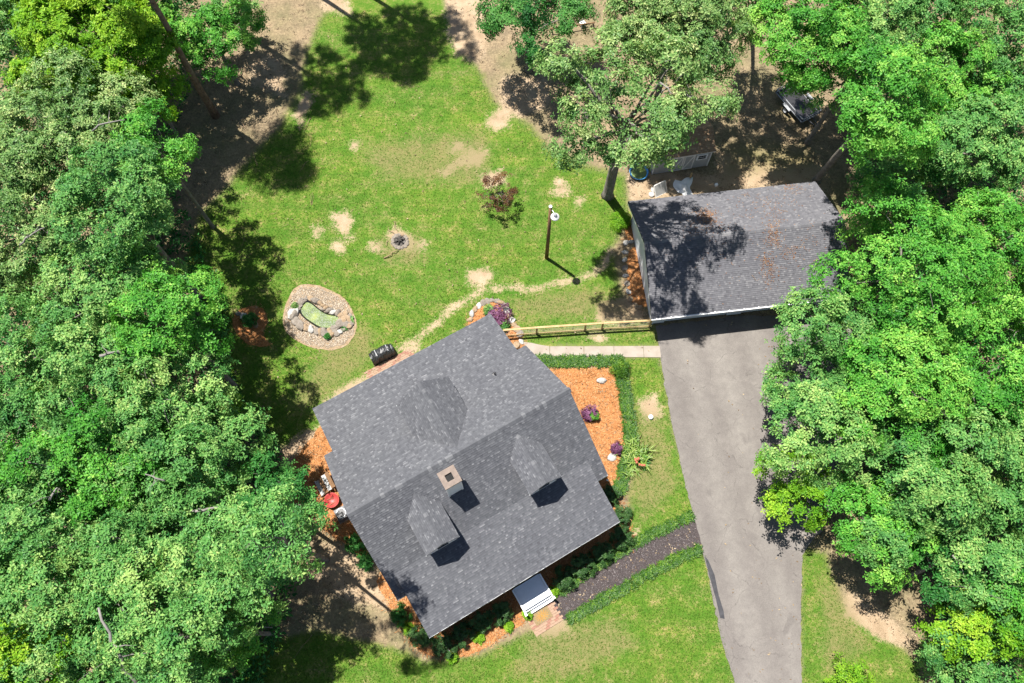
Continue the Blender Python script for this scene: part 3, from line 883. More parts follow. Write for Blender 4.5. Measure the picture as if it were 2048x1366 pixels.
def dormer(cu, hw, rz_, ez_, v_end, sgn, seed):
    """gable dormer; sgn -1 faces the front, +1 faces the back"""
    d_ = empty('dormer', (0, 0, 0)); d_.parent = house
    vr = (HZ - rz_) / MS * sgn                 # where its ridge meets the main slope
    ve = (HZ - ez_) / MS * sgn                 # where its eaves meet the main slope
    f = v_end
    dk = MB()
    for s_ in (-1, 1):
        dk.slab([(cu, vr - .1 * sgn, rz_), (cu, f, rz_), (cu + s_ * hw, f, ez_), (cu + s_ * hw, ve - .1 * sgn, ez_)], .1)
    dk.build('dormer_roof', M['deck_dark'], d_)
    sl = (rz_ - ez_) / hw
    L = math.hypot(hw, rz_ - ez_)
    for s_ in (-1, 1):
        def spans(t, s_=s_):
            z = ez_ + t / L * (rz_ - ez_)
            vb = (HZ - z) / MS * sgn
            lo, hi = sorted((vb, f))
            return [(lo, hi)] if hi - lo > .05 else []
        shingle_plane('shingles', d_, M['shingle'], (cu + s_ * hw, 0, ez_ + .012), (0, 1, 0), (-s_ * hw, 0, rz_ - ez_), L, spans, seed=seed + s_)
    ridge_caps(d_, (cu, f, rz_ + .015), (cu, vr, rz_ + .015), sl, M['shingle'], .14, .26, seed)
    w = MB()
    iw = hw - .14
    fi = f - .22 * sgn
    zb = (mz(fi) if abs(fi) < BV else BZ - psl * (abs(fi) - BV)) - .1
    fr = [(cu - iw, fi, zb), (cu + iw, fi, zb), (cu + iw, fi, ez_ - .05), (cu, fi, rz_ - .22), (cu - iw, fi, ez_ - .05)]
    bk = [(x, y - .08 * sgn, z) for x, y, z in fr]
    w.add(fr + bk, [(0, 1, 2, 3, 4), (9, 8, 7, 6, 5)] + [(i, i + 5, (i + 1) % 5 + 5, (i + 1) % 5) for i in range(5)])
    for s_ in (-1, 1):
        x = cu + s_ * iw
        a = [(x, fi, zb), (x, ve, ez_ - .12), (x, fi, ez_ - .12)]
        b = [(x - s_ * .06, p[1], p[2]) for p in a]
        w.add(a + b, [(0, 1, 2), (5, 4, 3), (0, 3, 4, 1), (1, 4, 5, 2), (2, 5, 3, 0)])
    w.build('dormer_wall', M['siding'], d_)
    t = MB()
    for s_ in (-1, 1):
        t.bar((cu, f - .03 * sgn, rz_ - .17), (cu + s_ * hw, f - .03 * sgn, ez_ - .17), .024, .13)
        t.bar((cu + s_ * (hw - .04), f, ez_ - .16), (cu + s_ * (hw - .04), ve, ez_ - .16), .024, .1)
    t.build('trim', M['white'], d_)
    window(d_, (cu, fi, (zb + ez_) / 2 + .25), .8, 1.0, 0, sgn)
    return d_


dormer(-3.67, 1.1, 8.2, 7.4, -4.2, -1, 20)
dormer(3.47, 1.1, 8.2, 7.4, -4.2, -1, 30)
dormer(-.12, 1.9, 8.45, 6.7, 5.25, 1, 40)

# chimney: clad stack, rusty pan with a square flue
cu, cv = -1.45, -1.32
ch = MB().box((cu, cv, 8.3), (.94, .94, 2.95)).build('chimney', M['siding'], house)
cp = MB()
for x, y, w, h in ((-.385, 0, .33, 1.1), (.385, 0, .33, 1.1), (0, -.385, .44, .33), (0, .385, .44, .33)):
    cp.box((cu + x, cv + y, 9.86), (w, h, .14))
cp.build('chimney_cap', M['copper'], ch)
MB().box((cu, cv, 9.66), (.43, .43, .3)).build('flue', M['soot'], ch)
for sx in (-1, 1):
    for sy in (-1, 1):
        MB().box((cu + sx * .455, cv + sy * .455, 8.27), (.1, .1, 2.96)).build('corner_board', M['white'], ch)
# vent pipe on the rear slope
vz = BZ - (BZ - PZ) / (XV - BV) * (4.15 - BV)
MB().lathe([(.0, .42), (.05, .42), (.05, 0), (.12, .03), (.2, -.02)], (4.62, 4.15, vz), 12).build('vent_pipe', M['black'], house, True)

# ------------------------------------------------------------------ front steps, landing, doormat
hm = Matrix.Translation((HO.x, HO.y, 0)) @ Matrix.Rotation(HANG, 4, 'Z')


def hl(u, v, z=0.0): return hm @ Vector((u, v, z))


st = tag(empty('porch_steps', hl(-.1, -8.8), HANG), 'white painted board steps with side rails below the porch eave', 'steps')
nb = 11
for i in range(nb):
    MB().box((0, .78 - i * .142, .84), (1.96, .13, .04)).build('board', M['pale_board'], st)
MB().box((0, .08, .4), (1.9, 1.45, .8)).build('frame', M['siding'], st)
MB().box((0, -.78, .56), (2.05, .12, .05)).box((0, -.76, .28), (2.0, .05, .55)).build('board', M['white'], st)
MB().box((0, -.93, .3), (2.05, .28, .05)).box((0, -1.05, .14), (2.05, .04, .28)).build('tread', M['white'], st)
for s_ in (-1, 1):
    MB().bar((s_ * 1.04, .8, .86), (s_ * 1.04, -.92, .86), .1, .12).bar((s_ * 1.04, .8, 1.0), (s_ * 1.04, -.92, 1.0), .09, .05).build('side_rail', M['white'], st)
    MB().box((s_ * 1.06, -.98, .55), (.12, .12, 1.1)).box((s_ * 1.06, -.98, 1.12), (.16, .16, .05)).build('newel_post', M['white'], st)

ld = tag(empty('brick_landing', hl(-.1, -10.35), HANG), kind='structure')
bm_ = []
bmesh_b = MB().box((0, 0, .03), (.30, .145, .06)).mesh('brick')
bmesh_b.materials.append(M['brick'])
bmesh_c = MB().box((0, 0, .03), (.30, .145, .06)).mesh('brick_pale')
bmesh_c.materials.append(simple('brick_pale', [(0.22, 0.14, 0.095), (0.28, 0.19, 0.135), (0.32, 0.24, 0.185)], 3, 40, 0.9))
for r_i in range(10):
    for c_i in range(7):
        x = -1.0 + c_i * .315 + (.157 if r_i % 2 else 0)
        if x > 1.0: continue
        o = bpy.data.objects.new('brick', random.choice([bmesh_b, bmesh_c, bmesh_c]))
        COL.objects.link(o); o.parent = ld
        o.location = (x, .60 - r_i * .157, random.uniform(-.004, .004)); o.rotation_euler = (0, 0, random.uniform(-.02, .02))
MB().box((0, -.08, .012), (2.3, 1.65, .03)).build('mortar_bed', M['stone_tan'], ld)
dm = tag(empty('doormat', hl(-.25, -10.32, .07), HANG), 'brown doormat with a golden flower pattern on the brick landing', 'doormat')
MB().box((0, 0, .01), (1.25, .78, .02)).build('mat', M['doormat'], dm)
fl = MB()
for k in range(14):
    a = 2 * math.pi * k / 14
    fl.prism([(math.cos(a + q) * rr * 1.25, math.sin(a + q) * rr * .85) for q, rr in ((-.17, .14), (0, .1), (.17, .14), (.06, .38), (-.06, .38))], .02, .024)
fl.prism([(.09 * math.cos(a * math.pi / 5), .07 * math.sin(a * math.pi / 5)) for a in range(10)], .02, .026)
fl.build('flower', M['doormat_gold'], dm)

# white downspout pipe lying by the front bed
dp = tag(MB().tube([at(884, 1274, .5), at(889, 1283, .12), at(893, 1292, .08)], [.05] * 3, 8).tube([at(896, 1299, .08), at(906, 1318, .06)], [.055] * 2, 8).build('downspout', M['white'], None, True),
         'white downspout pipe lying in the front bed at the house corner', 'downspout')
dp2 = tag(MB().tube([at(1214, 960, .9), at(1217, 962, .2)], [.05] * 2, 8).build('downspout', M['white'], None, True), 'white downspout elbow showing below the eave by the right bed', 'downspout')

# ------------------------------------------------------------------ the garage
GO = at(1303, 638, 2.7)
GA = math.radians(6.84)
GW, GD, GE, GR = 14.75, 9.9, 2.7, 5.15
gar = tag(empty('garage', (GO.x, GO.y, 0), GA), 'wide detached garage with dark shingles and fallen leaves on its roof', 'garage')
GS = (GR - GE) / (GD / 2)
MB().slab([(0, GD / 2, GR), (GW, GD / 2, GR), (GW, 0, GE), (0, 0, GE)], .14).slab([(0, GD / 2, GR), (GW, GD / 2, GR), (GW, GD, GE), (0, GD, GE)], .14).build('roof', M['deck_dark'], gar)
gl = math.hypot(GD / 2, GR - GE)
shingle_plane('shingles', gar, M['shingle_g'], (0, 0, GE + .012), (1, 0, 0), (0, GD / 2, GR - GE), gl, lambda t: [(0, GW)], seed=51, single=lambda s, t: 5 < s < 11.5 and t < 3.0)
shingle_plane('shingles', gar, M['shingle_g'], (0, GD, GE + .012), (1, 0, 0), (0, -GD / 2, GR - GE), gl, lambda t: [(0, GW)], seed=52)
ridge_caps(gar, (0, GD / 2, GR + .015), (GW, GD / 2, GR + .015), GS, M['shingle_g'], .16, .25, 9)
f_ = MB()
f_.bar((0, -.012, GE - .09), (GW, -.012, GE - .09), .025, .18); f_.bar((0, GD + .012, GE - .09), (GW, GD + .012, GE - .09), .025, .18)
for x in (.03, GW - .03):
    for y in (0, GD): f_.bar((x, GD / 2, GR - .24), (x, y, GE - .24), .028, .2)
f_.build('fascia', M['white'], gar)
gx0, gy0 = .5, .75
w_ = MB()
w_.box((GW / 2, GD - .45, GE / 2), (GW - 2 * gx0, .14, GE - .15))
for x in (gx0 + .07, GW - gx0 - .07):
    w_.box((x, GD / 2, GE / 2), (.14, GD - gy0 - .52, GE - .15))
    for dx in (0,):
        a = [(x - .07, gy0, GE - .12), (x - .07, GD - .4, GE - .12), (x - .07, GD / 2, GR - .3)]
        b = [(p[0] + .14, p[1], p[2]) for p in a]
        w_.add(a + b, [(2, 1, 0), (3, 4, 5), (1, 4, 3, 0), (2, 5, 4, 1), (0, 3, 5, 2)])
w_.box((gx0 + .5, gy0, GE / 2), (1.0, .14, GE - .15)); w_.box((GW - gx0 - .5, gy0, GE / 2), (1.0, .14, GE - .15)); w_.box((GW / 2 - .5, gy0, GE / 2), (1.1, .14, GE - .15))
w_.box((GW / 2, gy0, GE - .2), (GW - 2 * gx0, .14, .3))
w_.build('wall', M['siding'], gar)
for x0, x1 in ((gx0 + 1.05, GW / 2 - 1.1), (GW / 2 + .1, GW - gx0 - 1.05)):
    d_ = empty('garage_door', (0, 0, 0)); d_.parent = gar
    for k in range(4):
        MB().box(((x0 + x1) / 2, gy0 + .06, .3 + k * .56), (x1 - x0, .05, .54)).build('panel', M['white'], d_)
# gutter with hangers along the front eave
gt = MB().bar((0, -.07, GE - .04), (GW, -.07, GE - .04), .09, .012).bar((0, -.12, GE + .0), (GW, -.12, GE + .0), .012, .09).build('gutter', M['white'], gar)
for k in range(14):
    MB().box((.35 + k * 1.08, .02, GE + .035), (.045, .22, .02)).build('hanger', M['white'], gt)

# ------------------------------------------------------------------ leaves (shared by trees, shrubs and litter)
def leaf_cloud(centers, normals, tones, leaves, length, width, r, droop=0.25, curl=0.35, spread=1.0):
    """rosettes of folded leaves: returns verts, quads, tone"""
    n = len(centers)
    up = normals / (np.linalg.norm(normals, axis=1)[:, None] + 1e-9)
    h = r.normal(size=(n, 3))
    tx = np.cross(up, h); tx /= np.linalg.norm(tx, axis=1)[:, None] + 1e-9
    ty = np.cross(up, tx)
    V_, T_ = [], []
    for k in range(leaves):
        a = 2 * np.pi * k / leaves + r.uniform(-.45, .45, n)
        L = length * r.uniform(.65, 1.3, n)
        W = width * L / length * r.uniform(.8, 1.2, n)
        d = tx * np.cos(a)[:, None] + ty * np.sin(a)[:, None]
        tilt = r.uniform(-droop, droop * 2.2, n)
        d = d * np.cos(tilt)[:, None] + up * np.sin(tilt)[:, None]
        s_ = np.cross(up, d); s_ /= np.linalg.norm(s_, axis=1)[:, None] + 1e-9
        roll = r.uniform(-.45, .45, n)[:, None]
        s2 = s_ * np.cos(roll) + np.cross(d, s_) * np.sin(roll)
        nn = np.cross(d, s2)
        b = centers + d * (L * .12 * spread)[:, None] + up * (r.uniform(-.06, .06, n) * length)[:, None]
        mid = b + d * (L * .52)[:, None]
        tip = b + d * L[:, None] - nn * (L * curl * .35)[:, None]
        V_.append(np.stack([b, mid + s2 * (W / 2)[:, None] + nn * (W * .12)[:, None], tip, mid - s2 * (W / 2)[:, None] + nn * (W * .12)[:, None]], 1))
        t = np.clip(tones + r.normal(0, .10, n), 0, 1)
        T_.append(np.repeat(t, 4).reshape(n, 4))
    V_ = np.concatenate(V_).reshape(-1, 3)
    T_ = np.concatenate(T_).ravel()
    q = np.arange(len(V_)).reshape(-1, 4)
    return V_, q, T_


def unit(r, n):
    v = r.normal(size=(n, 3))
    return v / np.linalg.norm(v, axis=1)[:, None]


def crown_points(c, R, Rz, r, density, lobe=(.30, .46), flat=-.35, nl=None):
    """points and normals on the lumpy outside of a crown"""
    c = np.array(c, float)
    nl = nl or int(7 + R * 1.7)
    i = np.arange(nl) + .5
    z = 1 - (1 - flat) * i / nl
    ph = np.pi * (1 + 5 ** .5) * i + r.uniform(0, 6.28)
    d = np.stack([np.sqrt(1 - z * z) * np.cos(ph), np.sqrt(1 - z * z) * np.sin(ph), z], 1)
    d += r.normal(size=d.shape) * .16
    k = r.uniform(.52, .82, nl)[:, None]
    LC = c + d * k * np.array([R, R, Rz])
    LR = R * r.uniform(*lobe, nl)
    LC[:, 2] += r.normal(0, .10, nl) * Rz
    pts, nrm, ton = [], [], []
    for lc, lr, dd in zip(LC, LR, d):
        # twigs cluster on the lobe
        nc = max(5, int(lr * lr * 5))
        cd = unit(r, nc * 3)
        w = cd @ dd * .6 + cd[:, 2] * .6
        cd = cd[np.argsort(-w + r.normal(0, .25, len(w)))][:nc]
        ct = r.normal(.48, .12) + r.normal(0, .09, nc)
        m = max(3, int(density * 4 * np.pi * lr * lr * .62 / nc))
        cc = np.repeat(cd, m, 0)
        off = r.normal(size=cc.shape) * (.22 * min(1.0, lr)) * np.array([1, 1, .6])
        p = lc + cc * (lr * r.uniform(.72, 1.04, len(cc)))[:, None] * np.array([1, 1, .85]) + off
        pts.append(p)
        n_ = cc * 1.15 + np.array([0, 0, .45]) + r.normal(size=cc.shape) * .2
        nrm.append(n_); ton.append(np.repeat(ct, m) + r.normal(0, .10, len(cc)))
    # some foliage deeper in
    ni = int(sum(len(p) for p in pts) * .10)
    inn = c + unit(r, ni) * np.array([R, R, Rz]) * (r.uniform(.1, .55, ni) ** .6)[:, None]
    inn = inn[inn[:, 2] > c[2] - Rz * .45]
    pts.append(inn); nrm.append(unit(r, len(inn)) * .5 + np.array([0, 0, .8])); ton.append(r.normal(.3, .1, len(inn)))
    return np.concatenate(pts), np.concatenate(nrm), np.concatenate(ton), LC


def branch(mb, a, b, r0, r1, r, wob=.25, n=5, sides=6):
    a, b = Vector(a), Vector(b)
    pts, rad = [], []
    L = (b - a).length
    for i in range(n + 1):
        t = i / n
        j = Vector(r.normal(size=3) * wob * L * .12) if 0 < i < n else Vector((0, 0, 0))
        arch = Vector((0, 0, math.sin(t * math.pi) * L * .10))
        pts.append(a.lerp(b, t) + j + arch); rad.append(r0 + (r1 - r0) * t)
    mb.tube(pts, rad, sides, True)
    return pts


def make_tree(name, label, loc, zc, R, Rz, kind, seed, base=None, density=18, leaves=4, length=.20, width=.112, bark='barkg', trunk_r=None, bare=(), group=None, lobe=(.30, .50), nl=None, flat=-.35):
    """loc: crown centre (world x, y); base: foot of the trunk"""
    r = np.random.default_rng(seed)
    bx, by = base if base else (loc[0] + r.normal() * .3, loc[1] + r.normal() * .3)
    root = tag(empty(name, (bx, by, 0)), label, 'tree' if R > 1.6 else 'shrub', group)
    c = (loc[0] - bx, loc[1] - by, zc)
    p, n, t, LC = crown_points(c, R, Rz, r, density, lobe, flat, nl)
    V_, q, T_ = leaf_cloud(p, n, t, leaves, length, width, r)
    link('crown', np_mesh('crown', V_, q, tone=T_), M[kind], root)
    tr = trunk_r or max(.06, R * .055)
    mb = MB()
    zt = zc - Rz * .25
    top = Vector((c[0], c[1], zt))
    pts = [Vector((0, 0, -.1)), Vector((0, 0, .25)), Vector((c[0] * .25, c[1] * .25, zt * .35)), Vector((c[0] * .6, c[1] * .6, zt * .7)), top]
    mb.tube(pts, [tr * 1.7, tr * 1.2, tr, tr * .85, tr * .6], 9)
    for lc in LC:
        if r.uniform() < .75:
            s0 = pts[3].lerp(top, r.uniform(0, 1))
            e = Vector(lc)
            branch(mb, s0, e, tr * r.uniform(.28, .45), tr * .09, r)
            for _ in range(2):
                e2 = e + Vector(r.normal(size=3)) * R * .16 + Vector((0, 0, R * .06))
                branch(mb, e, e2, tr * .1, tr * .04, r, n=3, sides=4)
    mb.build('trunk', M[bark], root, True)
    for a, b, w in bare:                      # pale limbs showing through the leaves (photo pixel, height)
        lb = MB()
        A = at(*a) - Vector((bx, by, 0)); B = at(*b) - Vector((bx, by, 0))
        pp = branch(lb, A, B, w, w * .45, r, .13, 7, 7)
        for k in (2, 3, 4):
            branch(lb, pp[k], pp[k] + Vector(r.normal(size=3)) * .7, w * .4, w * .1, r, .3, 3, 5)
        lb.build('limb', M['limb'], root, True)
    return root


def T(px, py, zc, R, Rz, kind, label, base=None, name='broadleaf_tree', **kw):
    a = at(px, py, zc)
    b = None
    if base:
        q = at(*base)
        b = (q.x, q.y)
    T.k += 1
    return make_tree(name, label, (a.x, a.y), zc, R, Rz, kind, 100 + T.k, b, **kw)


T.k = 0
GL, GRT = 'trees of the wood left of the lawn', 'trees of the wood right of the driveway'
for t in [
    # left wood, top to bottom
    (30, 70, 7.5, 3.6, 3.2, 'oak', 'dark green tree cut off by the top left corner of the picture', None, {}),
    (195, 95, 9.0, 5.2, 4.4, 'lime', 'bright yellow-green tree left of the tall bare pine trunk', None, dict(leaves=7, length=.24)),
    (428, 78, 5.0, 3.4, 3.0, 'maple', 'small dark green tree just right of the tall bare pine trunk', None, {}),
    (255, 40, 7.0, 3.0, 2.8, 'maple', 'fresh green tree at the top edge behind the bright yellow-green tree', None, {}),
    (478, 45, 3.6, 2.2, 2.2, 'oak', 'green tree at the top edge beside the leaf litter', None, {}),
    (110, 20, 7.5, 3.2, 2.8, 'lime', 'yellow-green tree at the top edge left of the bright yellow-green tree', None, {}),
    (305, 185, 6.5, 2.5, 2.4, 'lime', 'fresh yellow-green tree tucked against the foot of the tall bare pine trunk', None, {}),
    (310, 15, 6.5, 2.6, 2.6, 'oak', 'green tree behind the tall bare pine trunk at the top edge', None, {}),
    (150, 290, 9.5, 5.2, 3.8, 'oak_pale', 'pale grey-green oak with twiggy top below the yellow-green tree', None, dict(bare=(((185, 262, 12.6), (250, 240, 13.2), .07), ((330, 290, 11), (240, 300, 12.5), .06)))),
    (315, 300, 10.5, 2.5, 2.8, 'maple', 'fresh green tree between the pale oak and the brown leaf litter', None, {}),
    (255, 420, 12.5, 3.9, 4.0, 'oak', 'mid green tree whose edge meets the leaf litter below the pale oak', None, {}),
    (70, 450, 8.0, 4.4, 3.6, 'oak_pale', 'pale olive tree at the left picture edge below the pale oak', None, dict(bare=(((40, 490, 11), (90, 455, 11.6), .07),))),
    (10, 575, 5.5, 2.6, 2.4, 'deep', 'dark tree at the left picture edge beside the dark gap', None, {}),
    (215, 585, 9.0, 4.3, 3.8, 'oak', 'feathery light green tree above the dark gap in the left wood', None, {}),
    (345, 640, 11.0, 3.2, 3.4, 'maple', 'light green tree with a bare stub facing the garden pond', None, dict(bare=(((385, 660, 8.2), (400, 705, 6.5), .10),))),
    (40, 720, 7.5, 3.8, 3.4, 'oak', 'tree at the left picture edge just below the dark gap', None, {}),
    (190, 760, 8.5, 4.4, 3.8, 'oak', 'rounded mid green tree with a pale broken limb, deep in the left wood', None, dict(bare=(((200, 712, 12.2), (245, 705, 12.0), .10),))),
    (345, 815, 9.0, 4.0, 3.6, 'oak', 'large green crown in the left wood level with the back of the house', None, dict(bare=(((280, 790, 10.8), (345, 800, 11), .07),))),
    (440, 830, 4.5, 1.9, 2.0, 'lime', 'small bright lime tree at the wood edge left of the lawn', None, dict(name='small_tree')),
    (70, 880, 7.5, 4.0, 3.5, 'oak', 'tree at the left picture edge level with the chimney', None, {}),
    (210, 930, 8.5, 4.3, 3.7, 'maple', 'fresh green tree in the left wood, left of the crown facing the pine straw', None, {}),
    (385, 955, 7.8, 4.5, 3.8, 'oak', 'big oak crown leaning out toward the pine straw left of the house', None, dict(bare=(((378, 1026, 10), (448, 1014, 10), .10), ((330, 962, 11.3), (290, 948, 11.6), .06)))),
    (560, 1005, 9.0, 2.5, 2.6, 'deep', 'low deep green tree beside the steps on the left side of the house', None, {}),
    (566, 1085, 17.0, 2.2, 4.6, 'oak', 'rounded tree above the tan dappled ground left of the porch', (655, 1120), dict(length=.19, width=.095, bare=(((470, 1255, 5), (545, 1255, 5.5), .06),))),
    (465, 1130, 10.5, 3.2, 3.2, 'oak', 'tree with a dark notch in the lower left wood', None, dict(bare=(((380, 1105, 9.6), (405, 1112, 9.6), .07),))),
    (300, 1110, 8.3, 4.2, 3.6, 'oak', 'broad crown in the middle of the lower left wood', None, {}),
    (95, 1070, 8.0, 4.2, 3.6, 'oak', 'tree with a pale fork at the left edge of the lower wood', None, dict(bare=(((100, 1000, 11.3), (115, 975, 11.5), .08),))),
    (120, 1250, 7.6, 4.3, 3.6, 'oak', 'green tree right above the bottom left corner of the picture', None, {}),
    (345, 1270, 10.0, 3.7, 3.4, 'oak', 'tree beside the long bare leaning stem near the bottom edge', None, dict(bare=(((285, 1380, 10.5), (197, 1215, 13.6), .13),))),
    (470, 1270, 7.5, 2.3, 2.3, 'maple', 'small tree overhanging the shaded grass near the bottom edge', None, {}),
    (40, 1390, 7.0, 3.8, 3.2, 'lime', 'yellowish tree cut off by the bottom left corner of the picture', None, {}),
    (230, 1400, 6.8, 3.6, 3.0, 'oak', 'tree cut off by the bottom edge left of the leaning stem', None, {}),
]:
    T(*t[:6], t[6], t[7], group=GL, **t[8])
for t in [
    # top middle and right wood
    (1070, 30, 6.5, 4.2, 3.2, 'deep', 'dark green tree at the top edge beside the sandy clearing', None, {}),
    (1345, 50, 12.0, 4.5, 3.8, 'oak_pale', 'pale tree at the top edge just above the lone leaning oak', None, dict(density=20, nl=22)),
    (1258, 224, 16.0, 5.0, 3.6, 'oak_pale', 'lone big pale oak leaning on a grey trunk between lawn and shed', (1215, 391), dict(trunk_r=.36, nl=26, lobe=(.22, .33), flat=-.35, density=14, bare=(((1370, 190, 17.2), (1392, 202, 17.2), .08), ((1320, 165, 18.2), (1345, 190, 18), .06)))),
    (1500, 5, 9.0, 3.2, 2.8, 'oak', 'tree at the top edge above the shaded tan clearing', (1500, 60), {}),
    (1620, 70, 11.0, 4.4, 3.6, 'maple', 'fresh green tree overhanging the black trailer from above', (1700, 185), {}),
    (1800, 70, 9.5, 4.6, 3.8, 'oak', 'light green tree near the top right corner', None, {}),
    (1990, 110, 9.0, 4.6, 3.8, 'oak', 'tree cut off by the top right corner of the picture', None, {}),
    (1765, 215, 15.0, 3.8, 3.8, 'maple', 'tree with a slanting dark trunk behind the garage corner', (1633, 362), dict(trunk_r=.26)),
    (1715, 140, 9.5, 3.4, 3.0, 'oak', 'tree between the trailer and the light green tree near the top right corner', None, {}),
    (1885, 175, 9.0, 3.6, 3.2, 'maple', 'fresh green tree in the middle of the upper right wood', None, {}),
    (1920, 290, 8.5, 4.3, 3.6, 'oak', 'tree at the right edge above the biggest maple', None, {}),
    (1800, 370, 6.4, 3.2, 2.8, 'oak', 'tree between the garage corner and the biggest maple', None, {}),
    (1830, 560, 8.6, 5.6, 4.3, 'maple', 'biggest maple crown beside the right end of the garage', None, dict(density=11)),
    (2000, 480, 7.5, 3.8, 3.4, 'maple', 'tree cut off by the right edge beside the biggest maple', None, {}),
    (1660, 672, 7.0, 3.3, 2.8, 'oak', 'tree hiding the right end of the garage front', None, {}),
    (1640, 835, 6.0, 4.1, 3.2, 'oak', 'tree reaching over the middle of the driveway', None, {}),
    (1800, 790, 8.2, 4.5, 3.8, 'maple', 'rounded maple below the biggest maple', None, {}),
    (1985, 740, 8.2, 4.2, 3.6, 'maple', 'maple at the right picture edge level with the driveway middle', None, {}),
    (1600, 985, 3.9, 2.5, 1.9, 'lime', 'yellow-green low tree spreading over the driveway edge', (1628, 1052), dict(trunk_r=.16)),
    (1850, 950, 7.6, 4.3, 3.6, 'oak', 'light green crown above the dark shade right of the driveway', None, {}),
    (2000, 930, 7.5, 3.6, 3.2, 'oak', 'crown cut off by the right edge above the brown gap', None, {}),
    (1755, 1065, 5.6, 3.0, 2.6, 'maple', 'deep green tree casting the dark shade beside the lower driveway', None, {}),
    (1890, 1120, 5.2, 2.6, 2.3, 'deep', 'dark tree with a bare twig at the lower right', None, dict(bare=(((1905, 1110, 7.2), (1925, 1140, 6.8), .06),))),
    (1985, 1140, 6.2, 3.1, 2.8, 'oak', 'tree at the right edge below the brown gap', None, {}),
    (1955, 1235, 4.6, 2.7, 2.4, 'lime', 'yellow-green tree at the lower right edge', None, {}),
    (1965, 1365, 4.2, 2.9, 2.4, 'oak', 'tree cut off by the bottom right corner', None, {}),
    (2190, 330, 8.0, 4.4, 3.6, 'oak', 'tree beyond the right picture edge level with the garage', None, dict(density=11)),
    (2190, 620, 8.0, 4.4, 3.6, 'maple', 'tree beyond the right picture edge level with the driveway top', None, dict(density=11)),
    (2190, 900, 8.0, 4.4, 3.6, 'oak', 'tree beyond the right picture edge level with the garden path', None, dict(density=11)),
    (2150, 1200, 8.0, 4.4, 3.6, 'maple', 'tree beyond the right picture edge level with the lower driveway', None, dict(density=11)),
]:
    T(*t[:6], t[6], t[7], group=GRT, **t[8])
T(1700, 1362, .9, 1.5, .8, 'lime', 'yellow-green spreading shrub at the bottom edge right of the driveway', name='garden_shrub', density=16, length=.18, width=.07)
T(1870, 1310, .9, 1.4, .9, 'oak', 'ragged green shrub at the lower right edge of the bare soil', name='garden_shrub', density=14, length=.2, width=.09)


def pine(base, h, z0, label, seed, tr=.26, spread=3.2):
    """tall pine: bare trunk, whorls of branches with needle tufts"""
    r = np.random.default_rng(seed)
    b = at(*base)
    root = tag(empty('pine_tree', (b.x, b.y, 0)), label, 'tree', 'tall pines at the upper left')
    mb = MB()
    pts = [Vector((r.normal() * .05 * i, r.normal() * .05 * i, -.1 + (h + .1) * i / 8)) for i in range(9)]
    mb.tube(pts, [tr * (1.25 if i == 0 else 1 - .8 * i / 8) for i in range(9)], 10)
    P_, N_, T_ = [], [], []
    z = z0
    while z < h:
        k = (z - z0) / (h - z0)
        L = spread * (1 - k) ** .7 * r.uniform(.75, 1.15) + .5
        for j in range(4):
            a = r.uniform(0, 6.28)
            e = Vector((math.cos(a) * L, math.sin(a) * L, z + L * .25))
            s0 = Vector((0, 0, z))
            branch(mb, s0, e, .07, .02, r, .3, 4, 5)
            for f in np.linspace(.4, 1, int(3 + L)):
                c = np.array(s0.lerp(e, f))
                m = 12
                P_.append(c + r.normal(size=(m, 3)) * np.array([.34, .34, .2])); N_.append(unit(r, m) + np.array([0, 0, .6])); T_.append(r.normal(.45, .15, m))
        z += r.uniform(.55, .9)
    V_, q, t_ = leaf_cloud(np.concatenate(P_), np.concatenate(N_), np.concatenate(T_), 7, .30, .05, r, .6, .1)
    link('crown', np_mesh('crown', V_, q, tone=t_), M['needle'], root)
    mb.build('trunk', M['barkb'], root, True)


pine((432, 232), 29, 15, 'tall pine with a long bare grey trunk at the upper left', 301, .30)
pine((30, 60), 21, 11, 'pine with a dark slanting trunk in the top left corner', 302, .28)
for bx_, by_, zc_, rr_, lab_ in [(486, 58, 28, 3.9, 'tall oak with its crown beyond the top edge, shading the leaf litter'), (618, -16, 28, 4.2, 'tall oak beyond the top edge shading the upper lawn'),
                                 (705, -30, 27, 3.4, 'tall oak beyond the top edge shading the sandy clearing')]:
    q_ = at(bx_, by_)
    make_tree('broadleaf_tree', lab_, (q_.x, q_.y), zc_, rr_, 4.4, 'oak', int(bx_), trunk_r=.20, density=15, group='tall oaks beyond the top edge')

# ------------------------------------------------------------------ shrubs and bedding plants
def shrub(px, py, z, R, Rz, kind, label, name='boxwood_shrub', length=.09, width=.05, density=70, group=None, leaves=5):
    a = at(px, py, z)
    r = np.random.default_rng(int(px * 7 + py))
    root = tag(empty(name, (a.x, a.y, 0)), label, 'shrub', group)
    p, n, t, LC = crown_points((0, 0, z), R, Rz, r, density, (.38, .55), -.5, nl=12)
    V_, q, T_ = leaf_cloud(p, n, t, leaves, length, width, r)
    link('foliage', np_mesh('foliage', V_, q, tone=T_), M[kind], root)
    mb = MB()
    for lc in LC: branch(mb, (0, 0, -.02), lc, .02, .006, r, .2, 3, 4)
    mb.build('stem', M['barkg'], root, True)
    return root


